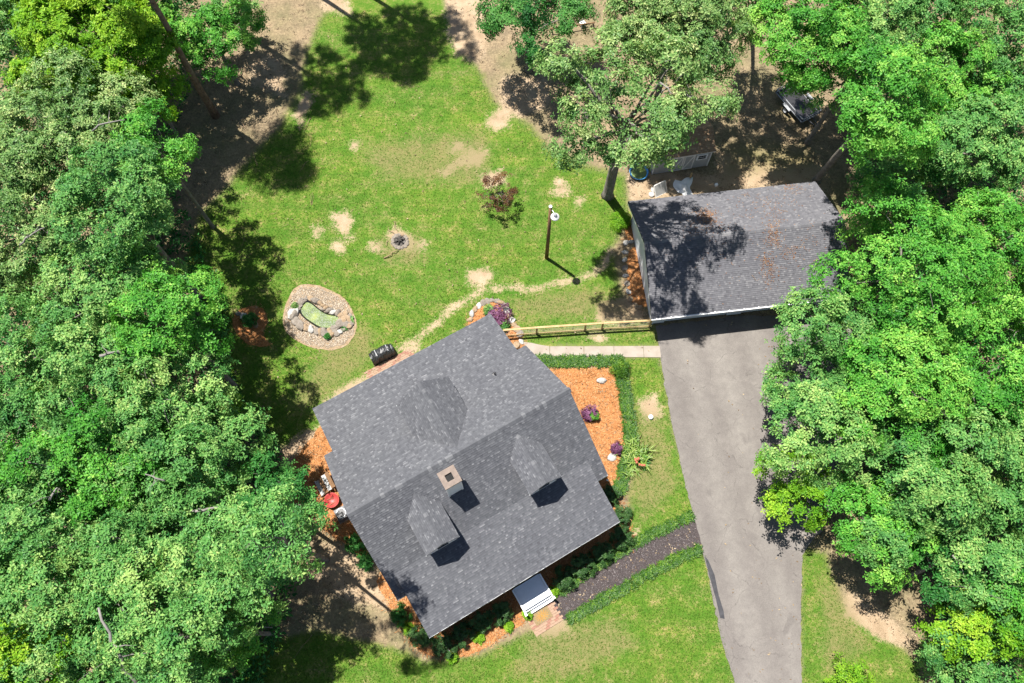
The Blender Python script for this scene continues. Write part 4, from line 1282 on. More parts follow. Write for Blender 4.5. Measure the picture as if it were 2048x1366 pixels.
BX = 'boxwood shrubs round the porch'
for px, py, R, lab in [
    (1222, 990, .62, 'clipped boxwood behind the porch corner, nearest the strap-leaved plant'),
    (1243, 1032, .62, 'clipped boxwood beside the right porch corner, in full sun'),
    (1243, 1072, .70, 'clipped boxwood in front of the right porch corner'),
    (1205, 1105, .66, 'shaded boxwood second from the right porch corner'),
    (1167, 1129, .68, 'shaded boxwood third from the right porch corner'),
    (1128, 1156, .70, 'shaded boxwood right beside the white steps, path side'),
    (1003, 1222, .70, 'shaded boxwood next to the white steps, lawn side'),
    (966, 1244, .66, 'shaded boxwood second from the white steps, lawn side'),
    (924, 1268, .66, 'shaded boxwood third from the white steps, lawn side'),
    (888, 1292, .66, 'boxwood beside the white downspout pipe'),
    (839, 1274, .62, 'boxwood at the left porch corner'),
]:
    shrub(px, py, .55, R, .58, 'box', lab, group=BX)
for px, py, lab in [(800, 1231, 'dark low bush at the left end of the porch'), (735, 1120, 'dark bush against the left gable, nearest the front'), (712, 1085, 'dark bush against the left gable, nearest the air conditioner')]:
    shrub(px, py, .5, .6, .5, 'deep', lab, 'dark_bush', group='dark bushes along the left gable')
for px, py, R, lab in [(818, 1258, .35, 'small bright tuft left of the porch corner'), (1017, 1253, .3, 'small bright plant below the steps, lawn side'), (1056, 1229, .32, 'small bright plant touching the steps, lawn side'),
                       (1106, 1186, .36, 'small bright plant touching the steps, path side'), (960, 1275, .3, 'small bright plant in the middle of the front bed edge'), (905, 1315, .3, 'small bright plant beside the downspout end')]:
    shrub(px, py, .2, R, .22, 'lime', lab, 'bedding_plant', .12, .04, 60, 'small bright plants edging the front bed')
shrub(1178, 826, .35, .52, .35, 'purple', 'purple leaved shrub alone in the orange pine straw', 'purple_shrub')
shrub(1188, 832, .40, .30, .35, 'maple', 'bright green plant against the lone purple shrub', 'bedding_plant', .12, .03, 60)
shrub(1233, 897, .35, .42, .35, 'purple', 'small purple shrub beside the strap-leaved plant', 'purple_shrub')
shrub(1000, 632, .45, .75, .45, 'purple', 'purple leaved shrub in the stone edged bed behind the house', 'purple_shrub', density=50)
shrub(978, 620, .3, .4, .28, 'oak', 'green plant beside the purple shrub behind the house', 'bedding_plant', .12, .05, 50)
shrub(1008, 652, .3, .4, .28, 'oak', 'green plant between the purple shrub and the house roof', 'bedding_plant', .12, .05, 50)
shrub(1243, 441, .4, .75, .4, 'lime', 'yellow-green clump at the left rear corner of the garage', 'garden_shrub', .2, .03, 60)
shrub(1241, 738, .35, .6, .35, 'liriope', 'bright clump at the corner of the grassy bed border', 'garden_shrub', .2, .03, 60)
strap_leafy = [('deep', 690, 657, 'dark leafy plant on the rocks at the right end of the pond'), ('oak', 703, 640, 'green plant at the upper right rim of the pond')]
shrub(655, 673, .2, .18, .12, 'deep', 'low green plant at the lower rim of the pond', 'bedding_plant', .12, .04, 50)
shrub(590, 612, .25, .22, .15, 'oak_pale', 'grey-green plant at the left rim of the pond', 'bedding_plant', .12, .05, 50)
shrub(500, 640, .4, .5, .4, 'deep', 'dark green plant growing on the leafy mound left of the pond', 'bedding_plant', .16, .06, 40)
shrub(565, 962, .5, .7, .5, 'oak', 'green bush at the upper edge of the left pine straw bed', 'garden_shrub', .18, .08, 30)
# red-leaved young tree on the lawn: airy, several stems
a_ = at(995, 385, 1.4)
make_tree('young_tree', 'bronze-leaved young tree standing alone in the middle of the lawn', (a_.x, a_.y), 1.5, 1.75, 1.2, 'bronze', 77, base=tuple(at(1005, 385))[:2], density=9, leaves=5, length=.16, width=.075, trunk_r=.05, lobe=(.22, .34), nl=16)

# strap-leaved plant with arching leaves and red flowers
def strap_leaf(V_, Q_, T_, o, az, L, W, rise, r, tone, seg=5):
    d = np.array([math.cos(az), math.sin(az), 0]); s_ = np.array([-d[1], d[0], 0])
    k = len(V_)
    for i in range(seg + 1):
        t = i / seg
        p = np.array(o) + d * L * (t * .9) + np.array([0, 0, rise * (1.9 * t - 1.75 * t * t)])
        w = W * (1 - t ** 2.2) * .5 + .002
        V_ += [tuple(p + s_ * w + np.array([0, 0, w * .3])), tuple(p - s_ * w + np.array([0, 0, w * .3]))]
        T_ += [tone, tone]
    for i in range(seg):
        Q_.append((k + 2 * i, k + 2 * i + 2, k + 2 * i + 3, k + 2 * i + 1))


def strap_plant(name, px, py, n, L, W, rise, kind, label, seed, spread=.25, cat='plant'):
    r = np.random.default_rng(seed)
    b = at(px, py)
    root = tag(empty(name, (b.x, b.y, 0)), label, cat)
    V_, Q_, T_ = [], [], []
    for _ in range(n):
        strap_leaf(V_, Q_, T_, (r.normal() * spread, r.normal() * spread, .05), r.uniform(0, 6.28), L * r.uniform(.55, 1.15), W * r.uniform(.7, 1.2), rise * r.uniform(.6, 1.3), r, float(np.clip(r.normal(.5, .25), 0, 1)))
    link('leaves', np_mesh('leaves', V_, Q_, tone=T_), M[kind], root)
    return root


for k_, x_, y_, l_ in strap_leafy: strap_plant('bedding_plant', x_, y_, 45, .34, .05, .3, k_, l_, int(x_), .06)
sp = strap_plant('strap_leaved_plant', 1268, 912, 130, 1.25, .075, .75, 'yucca', 'large strap-leaved plant with arching leaves and red blooms beside the grass border', 5, .42)
fb_ = MB()
r5 = np.random.default_rng(4)
for _ in range(9):
    c_ = Vector((r5.normal() * .2 + .12, r5.normal() * .2 - .45, .62 + r5.uniform(0, .12)))
    fb_.tube([c_ - Vector((0, 0, .5)), c_], [.01, .012], 5).lathe([(0, 0), (.05, .02), (.09, .06), (.05, .09), (0, .1)], c_, 7)
fb_.build('flowers', leaf_mat('red_flowers', (.4, .1, .06), (.5, .16, .1), (.5, .16, .1), .1), sp)
strap_plant('strap_leaved_plant', 1258, 944, 50, .55, .05, .4, 'yucca', 'smaller pale strap-leaved clump just below the large one', 6, .12)
strap_plant('strap_leaved_plant', 1287, 922, 40, .7, .06, .3, 'deep', 'dark narrow-leaved clump on the lawn side of the large strap-leaved plant', 8, .15)

# grassy borders (liriope)
def border(pts, width, label, seed, per=40, L=.34, name='grass_border'):
    r = np.random.default_rng(seed)
    w = [at(*p) for p in pts]
    root = tag(empty(name, w[0]), label, 'border grass')
    V_, Q_, T_ = [], [], []
    for a, b in zip(w[:-1], w[1:]):
        d = b - a; l = d.length; s_ = Vector((-d.y, d.x, 0)).normalized()
        for _ in range(int(l * width * per * 2)):
            c = a + d * r.uniform() + s_ * (r.uniform(-.5, .5) * width) - w[0]
            tn = r.normal(.42, .2)
            for _k in range(8):
                strap_leaf(V_, Q_, T_, (c.x + r.normal() * .03, c.y + r.normal() * .03, .02), r.uniform(0, 6.28), L * r.uniform(.5, 1.1), .035, .30 * r.uniform(.6, 1.3), r, float(np.clip(tn + r.normal(0, .12), 0, 1)), 3)
    link('blades', np_mesh('blades', V_, Q_, tone=T_), M['liriope'], root)


border([(1068, 722), (1150, 724), (1246, 723)], .85, 'dark grassy border between the concrete walk and the pine straw bed', 61)
border([(1240, 728), (1250, 790), (1260, 860), (1262, 890), (1250, 935), (1236, 990)], .85, 'dark grassy border between the pine straw bed and the driveway lawn', 62)
border([(1118, 1186), (1165, 1152), (1230, 1110), (1300, 1070), (1383, 1031)], .55, 'grassy border on the house side of the dark garden path', 63)
border([(1136, 1240), (1200, 1203), (1280, 1157), (1345, 1122), (1402, 1096)], .62, 'grassy border on the lawn side of the dark garden path', 64)

# ------------------------------------------------------------------ stones: pond, edgings, boulders
ROCKS = [rock_mesh('rock', 900 + i, 1, r_w, r_h, 2) for i, (r_w, r_h) in enumerate([(.8, .5), (.65, .45), (.9, .55), (.75, .4), (.6, .6), (.85, .45)])]
ROCKM = {}


def rock(name, px, py, size, m, parent=None, rz=None, z=0.0, label=None, cat=None, group=None):
    i = random.randrange(len(ROCKS))
    key = (i, m)
    if key not in ROCKM:
        me = ROCKS[i].copy(); me.materials.clear(); me.materials.append(M[m]); ROCKM[key] = me
    o = bpy.data.objects.new(name, ROCKM[key])
    COL.objects.link(o)
    p = at(px, py) + Vector((0, 0, z))
    if parent is not None:
        o.parent = parent; p = p - Vector(parent.location)
    o.location = p + Vector((0, 0, size * .18))
    o.scale = (size, size, size)
    o.rotation_euler = (random.uniform(-.2, .2), random.uniform(-.2, .2), rz if rz is not None else random.uniform(0, 6.28))
    return tag(o, label, cat, group)


pond = tag(empty('garden_pond', at(640, 632)), 'kidney shaped garden pond covered in green weed with a stone rim', 'pond')
pl = Vector(pond.location)
water_px = [(603, 615), (612, 606), (622, 608), (640, 622), (655, 630), (676, 634), (678, 645), (668, 654), (645, 655), (625, 645), (606, 630)]
wp = [(x - pl.x, y - pl.y) for x, y in P(smooth_poly(water_px, 4))]
MB().prism(wp, -.02, .06).build('water', M['pond'], pond)
cw = (sum(p[0] for p in wp) / len(wp), sum(p[1] for p in wp) / len(wp))
lin = MB()
n_ = len(wp)
inn = [Vector((p[0], p[1], .055)) for p in wp]
out_ = [Vector((cw[0] + (p[0] - cw[0]) * 1.14, cw[1] + (p[1] - cw[1]) * 1.2, .24)) for p in wp]
lin.add(inn + out_, [(i, (i + 1) % n_, n_ + (i + 1) % n_, n_ + i) for i in range(n_)])
lin.build('liner', M['black'], pond, True)
rim_px = [(597, 612, .28), (592, 618, .3), (588, 630, .42), (592, 643, .34), (601, 652, .36), (612, 657, .28), (622, 660, .3), (634, 663, .26), (641, 664, .22), (650, 667, .38), (660, 662, .28),
          (668, 658, .28), (675, 655, .24), (682, 648, .3), (687, 640, .3), (684, 632, .26), (676, 627, .26), (667, 625, .24), (659, 622, .26), (652, 617, .24), (646, 612, .2), (640, 607, .24), (632, 603, .3),
          (622, 598, .26), (612, 599, .22), (604, 604, .24), (690, 630, .26), (696, 640, .28), (692, 650, .24), (698, 653, .22), (703, 648, .2), (672, 668, .26), (664, 671, .24), (680, 664, .22), (655, 676, .2), (700, 634, .2), (647, 620, .18), (688, 660, .2)]
for x, y, s_ in rim_px:
    rock('stone', x, y, s_ * random.uniform(1.2, 1.5), random.choice(['stone', 'stone', 'stone', 'stone_tan', 'stone_tan', 'stone_white']), pond, z=.06)
rock('stone', 587, 627, .66, 'stone_white', pond)
# pebbles of the gravel bed
def scatter_pebbles(name, m, poly_px, n, size, seed, avoid=None, z=.03):
    r = np.random.default_rng(seed)
    pp = np.array(poly_px, float)
    lo, hi = pp.min(0), pp.max(0)
    x = r.uniform(lo[0], hi[0], n * 3); y = r.uniform(lo[1], hi[1], n * 3)
    ok = sdf(x, y, poly_px) < -1
    if avoid is not None: ok &= sdf(x, y, avoid) > 2
    x, y = x[ok][:n], y[ok][:n]
    V_, Q_, T_ = [], [], []
    base = np.array([(-1, -1, -.4), (1, -1, -.4), (1, 1, -.4), (-1, 1, -.4), (-.6, -.6, .7), (.6, -.6, .7), (.6, .6, .7), (-.6, .6, .7)])
    for i in range(len(x)):
        c = np.array(at(x[i], y[i], z))
        s_ = size * r.uniform(.5, 1.4); a = r.uniform(0, 6.28)
        b = base * np.array([s_, s_ * r.uniform(.5, 1), s_ * .6])
        b = np.stack([b[:, 0] * math.cos(a) - b[:, 1] * math.sin(a), b[:, 0] * math.sin(a) + b[:, 1] * math.cos(a), b[:, 2]], 1)
        k = len(V_)
        V_ += [tuple(q) for q in b + c]
        T_ += [float(np.clip(r.normal(.5, .28), 0, 1))] * 8
        Q_ += [tuple(k + j for j in f) for f in ((4, 5, 6, 7), (0, 1, 5, 4), (1, 2, 6, 5), (2, 3, 7, 6), (3, 0, 4, 7))]
    return np_mesh(name, V_, Q_, tone=T_)


grav_px = [(600, 572), (640, 574), (690, 600), (710, 640), (708, 667), (688, 690), (655, 698), (610, 688), (574, 664), (568, 630), (582, 592)]
tag(link('gravel', scatter_pebbles('gravel', None, grav_px, 5200, .045, 3, water_px), M['pebble']), 'tan pebbles spread round the garden pond', 'gravel', kind='stuff')
tag(link('path_chips', scatter_pebbles('path_chips', None, [(1112, 1205), (1285, 1090), (1386, 1038), (1400, 1084), (1285, 1142), (1125, 1234)], 4200, .032, 4, z=.035), M['chip']), 'dark chips covering the garden path', 'mulch', kind='stuff')

edg = tag(empty('stone_edging', at(985, 640)), 'curved edging of flat stones round the bed behind the house', 'edging')
for i, (x, y, s_) in enumerate([(940, 640, .3), (944, 628, .34), (950, 619, .32), (958, 612, .3), (966, 606, .3), (975, 603, .3), (984, 601, .28), (994, 602, .3), (1002, 606, .34), (1009, 613, .32), (1014, 622, .34), (1018, 631, .34),
                                (1023, 641, .34), (1028, 650, .3), (1034, 659, .34), (1040, 668, .36), (1033, 690, .34), (1043, 684, .3)]):
    rock('stone', x, y, s_, random.choice(['stone', 'stone_tan', 'stone_white']), edg)
edg = tag(empty('stone_edging', at(1254, 540)), 'row of edging stones along the pine straw beside the garage wall', 'edging')
for i, (x, y, s_) in enumerate([(1252, 486, .3), (1262, 484, .26), (1250, 505, .3), (1249, 520, .28), (1250, 536, .3), (1251, 552, .28), (1254, 568, .3), (1257, 584, .28), (1261, 598, .3), (1270, 611, .3), (1280, 615, .28), (1248, 448, .28)]):
    rock('stone', x, y, s_, random.choice(['stone', 'stone_tan', 'stone_white']), edg)
rock('boulder', 1203, 762, .42, 'stone_white', label='pale boulder lying in the orange pine straw bed', cat='boulder')
rock('boulder', 1224, 915, .38, 'stone_white', label='ribbed pale stone beside the small purple shrub', cat='boulder')
rock('boulder', 1629, 1056, .62, 'stone', label='grey boulder in the shade beside the driveway', cat='boulder')
rock('boulder', 490, 636, .5, 'stone_white', label='pale stone on the leafy mound left of the pond', cat='boulder')
rock('boulder', 478, 628, .3, 'stone', label='small grey stone at the left of the leafy mound', cat='boulder')
rock('boulder', 512, 650, .32, 'stone_tan', label='tan stone at the lower side of the leafy mound', cat='boulder')

# ------------------------------------------------------------------ fire pit
fp = tag(empty('fire_pit', at(800, 482)), 'ring of stones with charred logs on the lawn', 'fire pit')
for k in range(15):
    a = 2 * math.pi * k / 15
    rock('stone', 800 + 15 * math.cos(a), 483 + 13 * math.sin(a), .2, random.choice(['stone', 'stone', 'stone_tan']), fp)
MB().lathe([(0, .03), (.35, .035), (.5, .01)], (0, 0, 0), 14).build('ash_bed', M['ash'], fp)
for k in range(6):
    a = k * 1.05 + .3
    MB().tube([(math.cos(a) * .38, math.sin(a) * .38, .08), (math.cos(a) * -.22, math.sin(a) * -.22, .2 + .03 * k)], [.06, .05], 7).build('log', M['ash'], fp, True)
for a, b, w, lab in [((768, 517), (797, 502), .05, 'longest dry branch lying below the fire pit'), ((776, 458), (792, 470), .03, 'dry branch pointing at the fire pit from the upper left'),
                     ((787, 443), (796, 464), .025, 'thin dry branch above the fire pit'), ((776, 482), (772, 493), .025, 'short bent stick left of the fire pit')]:
    mb = MB(); r6 = np.random.default_rng(int(a[0]))
    branch(mb, at(*a) + Vector((0, 0, .05)), at(*b) + Vector((0, 0, .06)), w, w * .6, r6, .4, 5, 6)
    tag(mb.build('dead_branch', M['twig'], None, True), lab, 'branch')

# ------------------------------------------------------------------ lamp post
lp = tag(empty('yard_lamp', at(1093, 516)), 'tall wooden pole carrying a round yard light on the lawn', 'lamp')
MB().tube([(0, 0, -.1), (.02, 0, 3.9), (.0, 0, 7.7)], [.15, .13, .115], 12).build('pole', M['pole'], lp, True)
MB().lathe([(0, .012), (.12, .0), (.125, -.03)], (0, 0, 7.72), 12).build('cap', M['galv'], lp)
hp = at(1110, 433, 7.25) - Vector(lp.location)
MB().tube([(.08, -.05, 7.35), ((hp.x) * .5, hp.y * .5, 7.55), (hp.x, hp.y, 7.42)], [.03] * 3, 7).build('arm', M['galv'], lp, True)
lh = MB().lathe([(0, .22), (.10, .2), (.12, .05), (.30, -.05), (.31, -.16), (.27, -.17), (.25, -.08), (0, -.02)], (hp.x, hp.y, 7.3), 20).build('lamp_shade', M['white'], lp, True)
MB().lathe([(0, .26), (.09, .25), (.13, .19), (.13, .10)], (hp.x, hp.y, 7.3), 14).build('ballast', M['grey_metal'], lh, True)

# ------------------------------------------------------------------ fence between house and garage
fn = tag(empty('wooden_fence', at(1150, 663)), 'low fence of new lumber rails between house and garage', 'fence')
fo = Vector(fn.location)
ends = [at(1008, 673), at(1073, 668), at(1169, 661.5), at(1203, 659), at(1298, 654)]
for i, p in enumerate(ends):
    q = p - fo
    MB().box((q.x, q.y, .62), (.12, .12, 1.26), math.radians(5)).build('post', M['lumber'], fn)
for a, b in zip(ends[:-1], ends[1:]):
    a, b = a - fo, b - fo
    e = (b - a).normalized() * .012
    MB().bar(a + e + Vector((0, 0, 1.28)), b - e + Vector((0, 0, 1.28)), .15, .04).build('top_rail', M['lumber'], fn)
    MB().bar(a + e * 6 + Vector((0, -.03, .22)), b - e * 6 + Vector((0, -.03, .22)), .045, .12).build('bottom_rail', M['lumber'], fn)
    w = MB()
    n_w = int((b - a).length / .22)
    for k in range(1, n_w):
        c = a.lerp(b, k / n_w) + Vector((0, .065, 0)); w.bar(c + Vector((0, 0, .05)), c + Vector((0, 0, 1.2)), .006, .006)
    for h in (.1, .4, .7, 1.0): w.bar(a + Vector((0, .065, h)), b + Vector((0, .065, h)), .006, .006)
    w.build('wire_mesh', M['grey_metal'], fn)

# ------------------------------------------------------------------ shed and the yard clutter behind the garage
sa, sb = at(1303, 349), at(1414, 331)
SA = math.atan2(sb.y - sa.y, sb.x - sa.x)
SWd = (sb - sa).length
shed = tag(empty('garden_shed', sa, SA), 'grey shed with cross-braced doors and a tan roof under the oak', 'shed')
SH, SR, SD = 2.15, 3.1, 3.0
shw = MB().box((SWd / 2, SD / 2, SH / 2), (SWd, SD, SH))
for x in (0.05, SWd - .05):
    a = [(x - .04, 0, SH), (x - .04, SD, SH), (x - .04, SD / 2, SR - .05)]; b = [(p[0] + .08, p[1], p[2]) for p in a]
    shw.add(a + b, [(2, 1, 0), (3, 4, 5), (1, 4, 3, 0), (2, 5, 4, 1), (0, 3, 5, 2)])
shw.build('wall', M['shed_wall'], shed)
MB().slab([(-.15, SD / 2, SR + .06), (SWd + .2, SD / 2, SR + .06), (SWd + .2, -.15, SH - .02), (-.15, -.15, SH - .02)], .07).slab([(-.15, SD / 2, SR + .06), (SWd + .2, SD / 2, SR + .06), (SWd + .2, SD + .15, SH - .02), (-.15, SD + .15, SH - .02)], .07).build('roof', M['shed_trim'], shed)
sl_ = math.hypot(SD / 2 + .15, SR - SH + .08)
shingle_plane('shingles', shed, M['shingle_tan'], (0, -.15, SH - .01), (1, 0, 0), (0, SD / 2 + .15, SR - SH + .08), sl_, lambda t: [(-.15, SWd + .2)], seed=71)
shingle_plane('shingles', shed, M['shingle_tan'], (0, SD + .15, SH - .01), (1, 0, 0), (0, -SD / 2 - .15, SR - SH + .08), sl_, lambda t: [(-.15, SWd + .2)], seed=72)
for k in range(2):
    x0 = SWd * .33 + k * .92
    d_ = MB().box((x0 + .44, -.025, 1.0), (.88, .04, 1.86)).build('door', M['shed_wall'], shed)
    t_ = MB()
    t_.box((x0 + .05, -.055, 1.0), (.09, .03, 1.86)).box((x0 + .83, -.055, 1.0), (.09, .03, 1.86)).box((x0 + .44, -.055, 1.88), (.69, .03, .09)).box((x0 + .44, -.055, .12), (.69, .03, .09))
    t_.bar((x0 + .1, -.053, .17), (x0 + .78, -.053, 1.83), .022, .09)
    t_.build('door_brace', M['shed_trim'], d_)
window(shed, (SWd - .75, 0, 1.45), .7, .5, 0, -1)
for x in (.04, SWd - .04): MB().box((x, -.02, SH / 2), (.1, .05, SH - .05)).build('corner_board', M['shed_trim'], shed)

pw = tag(empty('paddling_pool', at(1277, 347)), 'round blue plastic paddling pool holding murky water beside the shed', 'pool')
MB().lathe([(.60, 0), (.74, .30), (.78, .31), (.78, .26), (.72, .27), (.58, .02), (0, .02)], (0, 0, 0), 28).build('basin', M['blue'], pw, True)
MB().lathe([(0, .17), (.64, .17)], (0, 0, 0), 28).build('water', M['pool_water'], pw)
tag(MB().tube([at(1259, 364, .02), at(1261, 340, .9)], [.035, .03], 7).build('stake', M['black'], None, True), 'dark stake leaning beside the blue paddling pool', 'stake')
tag(MB().box(at(1380, 356) + Vector((0, 0, .35)), (.14, .14, .75)).build('wooden_post', M['lumber'], None), 'short lumber post standing in front of the shed', 'post')
# leaning framed pane by the garage
pc = at(1323, 389)
pn = tag(empty('framed_panel', pc, .5), 'grey framed panel propped against the rear of the garage', 'panel')
rx = Matrix.Rotation(math.radians(-32), 3, 'X')
MB().box(rx @ Vector((0, 0, .5)), (1.0, .04, 1.0), mx=rx).build('pane', M['shed_wall'], pn)
fr_ = MB()
for c_, d_ in (((-.53, 0, .5), (.07, .06, 1.1)), ((.53, 0, .5), (.07, .06, 1.1)), ((0, 0, 1.05), (1.0, .06, .07)), ((0, 0, -.02), (1.0, .06, .07))):
    fr_.box(rx @ Vector(c_), d_, mx=rx)
fr_.build('frame', M['shed_trim'], pn)
# crumpled white sheet
def crumple(name, px, py, w, d, h, m, label, cat, seed):
    r = np.random.default_rng(seed)
    n = 18
    gx, gy = np.meshgrid(np.linspace(-1, 1, n), np.linspace(-1, 1, n))
    rr = np.sqrt(gx ** 2 + gy ** 2)
    zz = np.zeros_like(gx)
    for _ in range(14):
        k = r.normal(size=2) * 3.5; zz += np.sin(gx * k[0] + gy * k[1] + r.uniform(0, 6)) * .12
    zz = np.clip((zz + .5) * h * np.clip(1.25 - rr, 0.05, 1), .012, None)
    ang = r.uniform(0, 6)
    sc_ = 1 - .25 * np.sin(3 * np.arctan2(gy, gx) + ang) * np.clip(rr, 0, 1)
    v = np.stack([gx * w / 2 * sc_, gy * d / 2 * sc_, zz], -1).reshape(-1, 3)
    i = np.arange(n * n).reshape(n, n)
    q = np.stack([i[:-1, :-1], i[:-1, 1:], i[1:, 1:], i[1:, :-1]], -1).reshape(-1, 4)
    o = link(name, np_mesh(name, v, q, smooth=True), M[m])
    o.location = at(px, py, .02)
    return tag(o, label, cat)


crumple('plastic_sheet', 1367, 374, 1.35, 1.5, .45, 'white', 'crumpled white plastic sheet lying behind the garage', 'sheet', 11)
tag(MB().box(at(1432, 371) + Vector((0, 0, .1)), (.24, .2, .2), .3).build('white_bucket', M['white'], None), 'small white tub in the grass behind the garage', 'tub')
rock('edging_stone', 1306, 380, .3, 'stone_white', label='topmost pale stone left of the propped panel', cat='stone')
rock('edging_stone', 1303, 390, .3, 'stone_white', label='lower pale stone left of the propped panel', cat='stone')
# dark drum/planter and bins by the oak
tag(MB().lathe([(.3, 0), (.32, .5), (.30, .88), (.33, .9), (.28, .9), (.26, .5)], at(1296, 306), 18).build('white_barrel', M['white'], None, True), 'white barrel half hidden under the oak beside the shed', 'barrel')

# utility trailer in the shade
ta, tb, tc_ = at(1604, 243, .7), at(1557, 188, .7), at(1632, 222, .7)
tr_o = at(1604, 218)
trl = tag(empty('utility_trailer', tr_o), 'black open utility trailer parked in the shade under the trees', 'trailer')
L_ = (tb - ta); Wd_ = (tc_ - ta)
lx = L_.normalized(); wy = Vector((-lx.y, lx.x, 0)); wy = wy if wy.dot(Wd_) > 0 else -wy
LL, WW = L_.length * 1.1, 1.9
A0 = Vector((ta.x, ta.y, 0)) - tr_o


def tp(u, v, z): return A0 + lx * u + wy * v + Vector((0, 0, z))


MB().slab([tp(0, 0, .52), tp(LL, 0, .52), tp(LL, WW, .52), tp(0, WW, .52)], .05).build('bed', M['black'], trl)
for nm, pth in (('side_rail', [(0, 0), (LL, 0)]), ('side_rail', [(0, WW), (LL, WW)]), ('end_rail', [(0, 0), (0, WW)]), ('end_rail', [(LL, 0), (LL, WW)])):
    (u0, v0), (u1, v1) = pth
    mb = MB()
    mb.bar(tp(u0, v0, .95), tp(u1, v1, .95), .07, .07).bar(tp(u0, v0, .58), tp(u1, v1, .58), .07, .07)
    for k in range(5):
        f = k / 4
        mb.bar(tp(u0 + (u1 - u0) * f, v0 + (v1 - v0) * f, .55), tp(u0 + (u1 - u0) * f, v0 + (v1 - v0) * f, .95), .05, .05)
    mb.build(nm, M['grey_metal'], trl)
for v in (-.22, WW + .22):
    c_ = tp(LL * .5, v, .33)
    wh = empty('wheel', c_); wh.parent = trl
    wh.rotation_euler = (math.pi / 2, 0, math.atan2(lx.y, lx.x))
    MB().lathe([(.19, -.1), (.31, -.1), (.33, -.06), (.33, .06), (.31, .1), (.19, .1)], (0, 0, 0), 20).build('tyre', M['rubber'], wh, True)
    MB().lathe([(0, .05), (.1, .06), (.19, .1), (.19, -.1), (0, -.05)], (0, 0, 0), 16).build('rim', M['galv'], wh)
    MB().box(tp(LL * .5, v, .72), (.9, .25, .03), math.atan2(lx.y, lx.x)).build('fender', M['grey_metal'], trl)
MB().bar(tp(0, WW * .35, .5), tp(-1.3, WW * .5, .48), .07, .08).bar(tp(0, WW * .65, .5), tp(-1.3, WW * .5, .46), .07, .08).build('drawbar', M['dark_metal'], trl)

# white garden chair and rail under the trees at the top
chp = at(1164, 52)
chair = tag(empty('garden_chair', chp, .6), 'white metal garden chair under the trees at the top edge', 'chair')
MB().box((0, 0, .44), (.46, .46, .03)).build('seat', M['white'], chair)
MB().bar((-.22, .22, .45), (-.22, .3, .9), .03, .03).bar((.22, .22, .45), (.22, .3, .9), .03, .03).bar((-.22, .3, .9), (.22, .3, .9), .03, .03).bar((-.2, .27, .7), (.2, .27, .7), .03, .05).build('backrest', M['white'], chair)
for sx in (-1, 1):
    for sy in (-1, 1): MB().bar((sx * .2, sy * .2, 0), (sx * .2, sy * .2, .43), .03, .03).build('leg', M['white'], chair)
tag(MB().bar(at(1100, 58, .6), at(1190, 45, .6), .08, .1).bar(at(1103, 58, 0), at(1103, 58, .62), .1, .1).bar(at(1186, 46, 0), at(1186, 46, .62), .1, .1).build('hitching_rail', M['pole'], None), 'low wooden rail in the shade beside the white garden chair', 'rail')

# ------------------------------------------------------------------ behind the house: covered grill, brick pad
pad = tag(empty('brick_patio', at(790, 720), HANG), kind='structure')
for r_i in range(7):
    for c_i in range(12):
        o = bpy.data.objects.new('brick', random.choice([bmesh_b, bmesh_c, bmesh_c])); COL.objects.link(o); o.parent = pad
        o.location = (-2.3 + c_i * .315 + (.157 if r_i % 2 else 0), -.75 + r_i * .157, -.02 + random.uniform(-.004, .004)); o.rotation_euler = (0, 0, random.uniform(-.02, .02))
gp = at(766, 711)
gr = tag(empty('covered_grill', gp, HANG - .03), 'long grill under a shiny black cover on the lawn behind the house', 'grill')
# cover: boxy top with drooping sides and creases
bmc = bmesh.new()
n1, n2 = 22, 12
prof = [(-.46, .0), (-.45, .35), (-.43, .72), (-.36, .92), (-.22, 1.05), (-.05, 1.08), (.12, 1.06), (.26, .98), (.36, .86), (.41, .6), (.44, .3), (.46, 0)]
rr = np.random.default_rng(5)
grid = []
for i in range(n1):
    u = -1 + 2 * i / (n1 - 1)
    e = 1 - .10 * abs(u) ** 6
    hs = 1 - .16 * (abs(u) > .72) - .05 * abs(u)
    row = []
    for y, z in prof:
        row.append(bmc.verts.new((u * .92 + rr.normal() * .012, y * e + rr.normal() * .02, max(0.0, z * hs + rr.normal() * .022 * (z > 0)))))
    grid.append(row)
for i in range(n1 - 1):
    for j in range(len(prof) - 1):
        bmc.faces.new((grid[i][j], grid[i][j + 1], grid[i + 1][j + 1], grid[i + 1][j]))
bmc.faces.new(grid[0]); bmc.faces.new(grid[-1][::-1])
bmesh.ops.recalc_face_normals(bmc, faces=bmc.faces)
me = bpy.data.meshes.new('cover'); bmc.to_mesh(me); bmc.free()
link('cover', me, M['tarp'], gr)
for u in (-.42, .47): MB().box((u, 0, 1.03), (.04, .55, .03)).build('strap', M['grey_metal'], gr)

# ------------------------------------------------------------------ left gable: side steps, red tub, air conditioner
_sp = at(668, 962); ss = tag(empty('side_steps', _sp, HANG), 'wooden side steps against the left wall of the house', 'steps')
for k in range(4):
    MB().box((-.15 - k * .3, 0, .72 - k * .17), (.28, 1.2, .05)).build('tread', M['shed_wall' if k % 2 else 'pole'], ss)
for y in (-.58, .58): MB().bar((0, y, .6), (-1.25, y, .05), .05, .2).build('stringer', M['pole'], ss)
tb_ = tag(empty('red_wheelbarrow', at(666, 1003), HANG), 'faded red wheelbarrow tub beside the left wall of the house', 'wheelbarrow')
MB().lathe([(.30, .22), (.5, .52), (.53, .53), (.52, .50), (.30, .26), (0, .25)], (0, 0, 0), 18).build('tub', M['red'], tb_, True)
MB().lathe([(.0, -.04), (.16, -.05), (.17, .05), (0, .04)], (0, 0, 0), 14).build('wheel', M['rubber'], tb_)
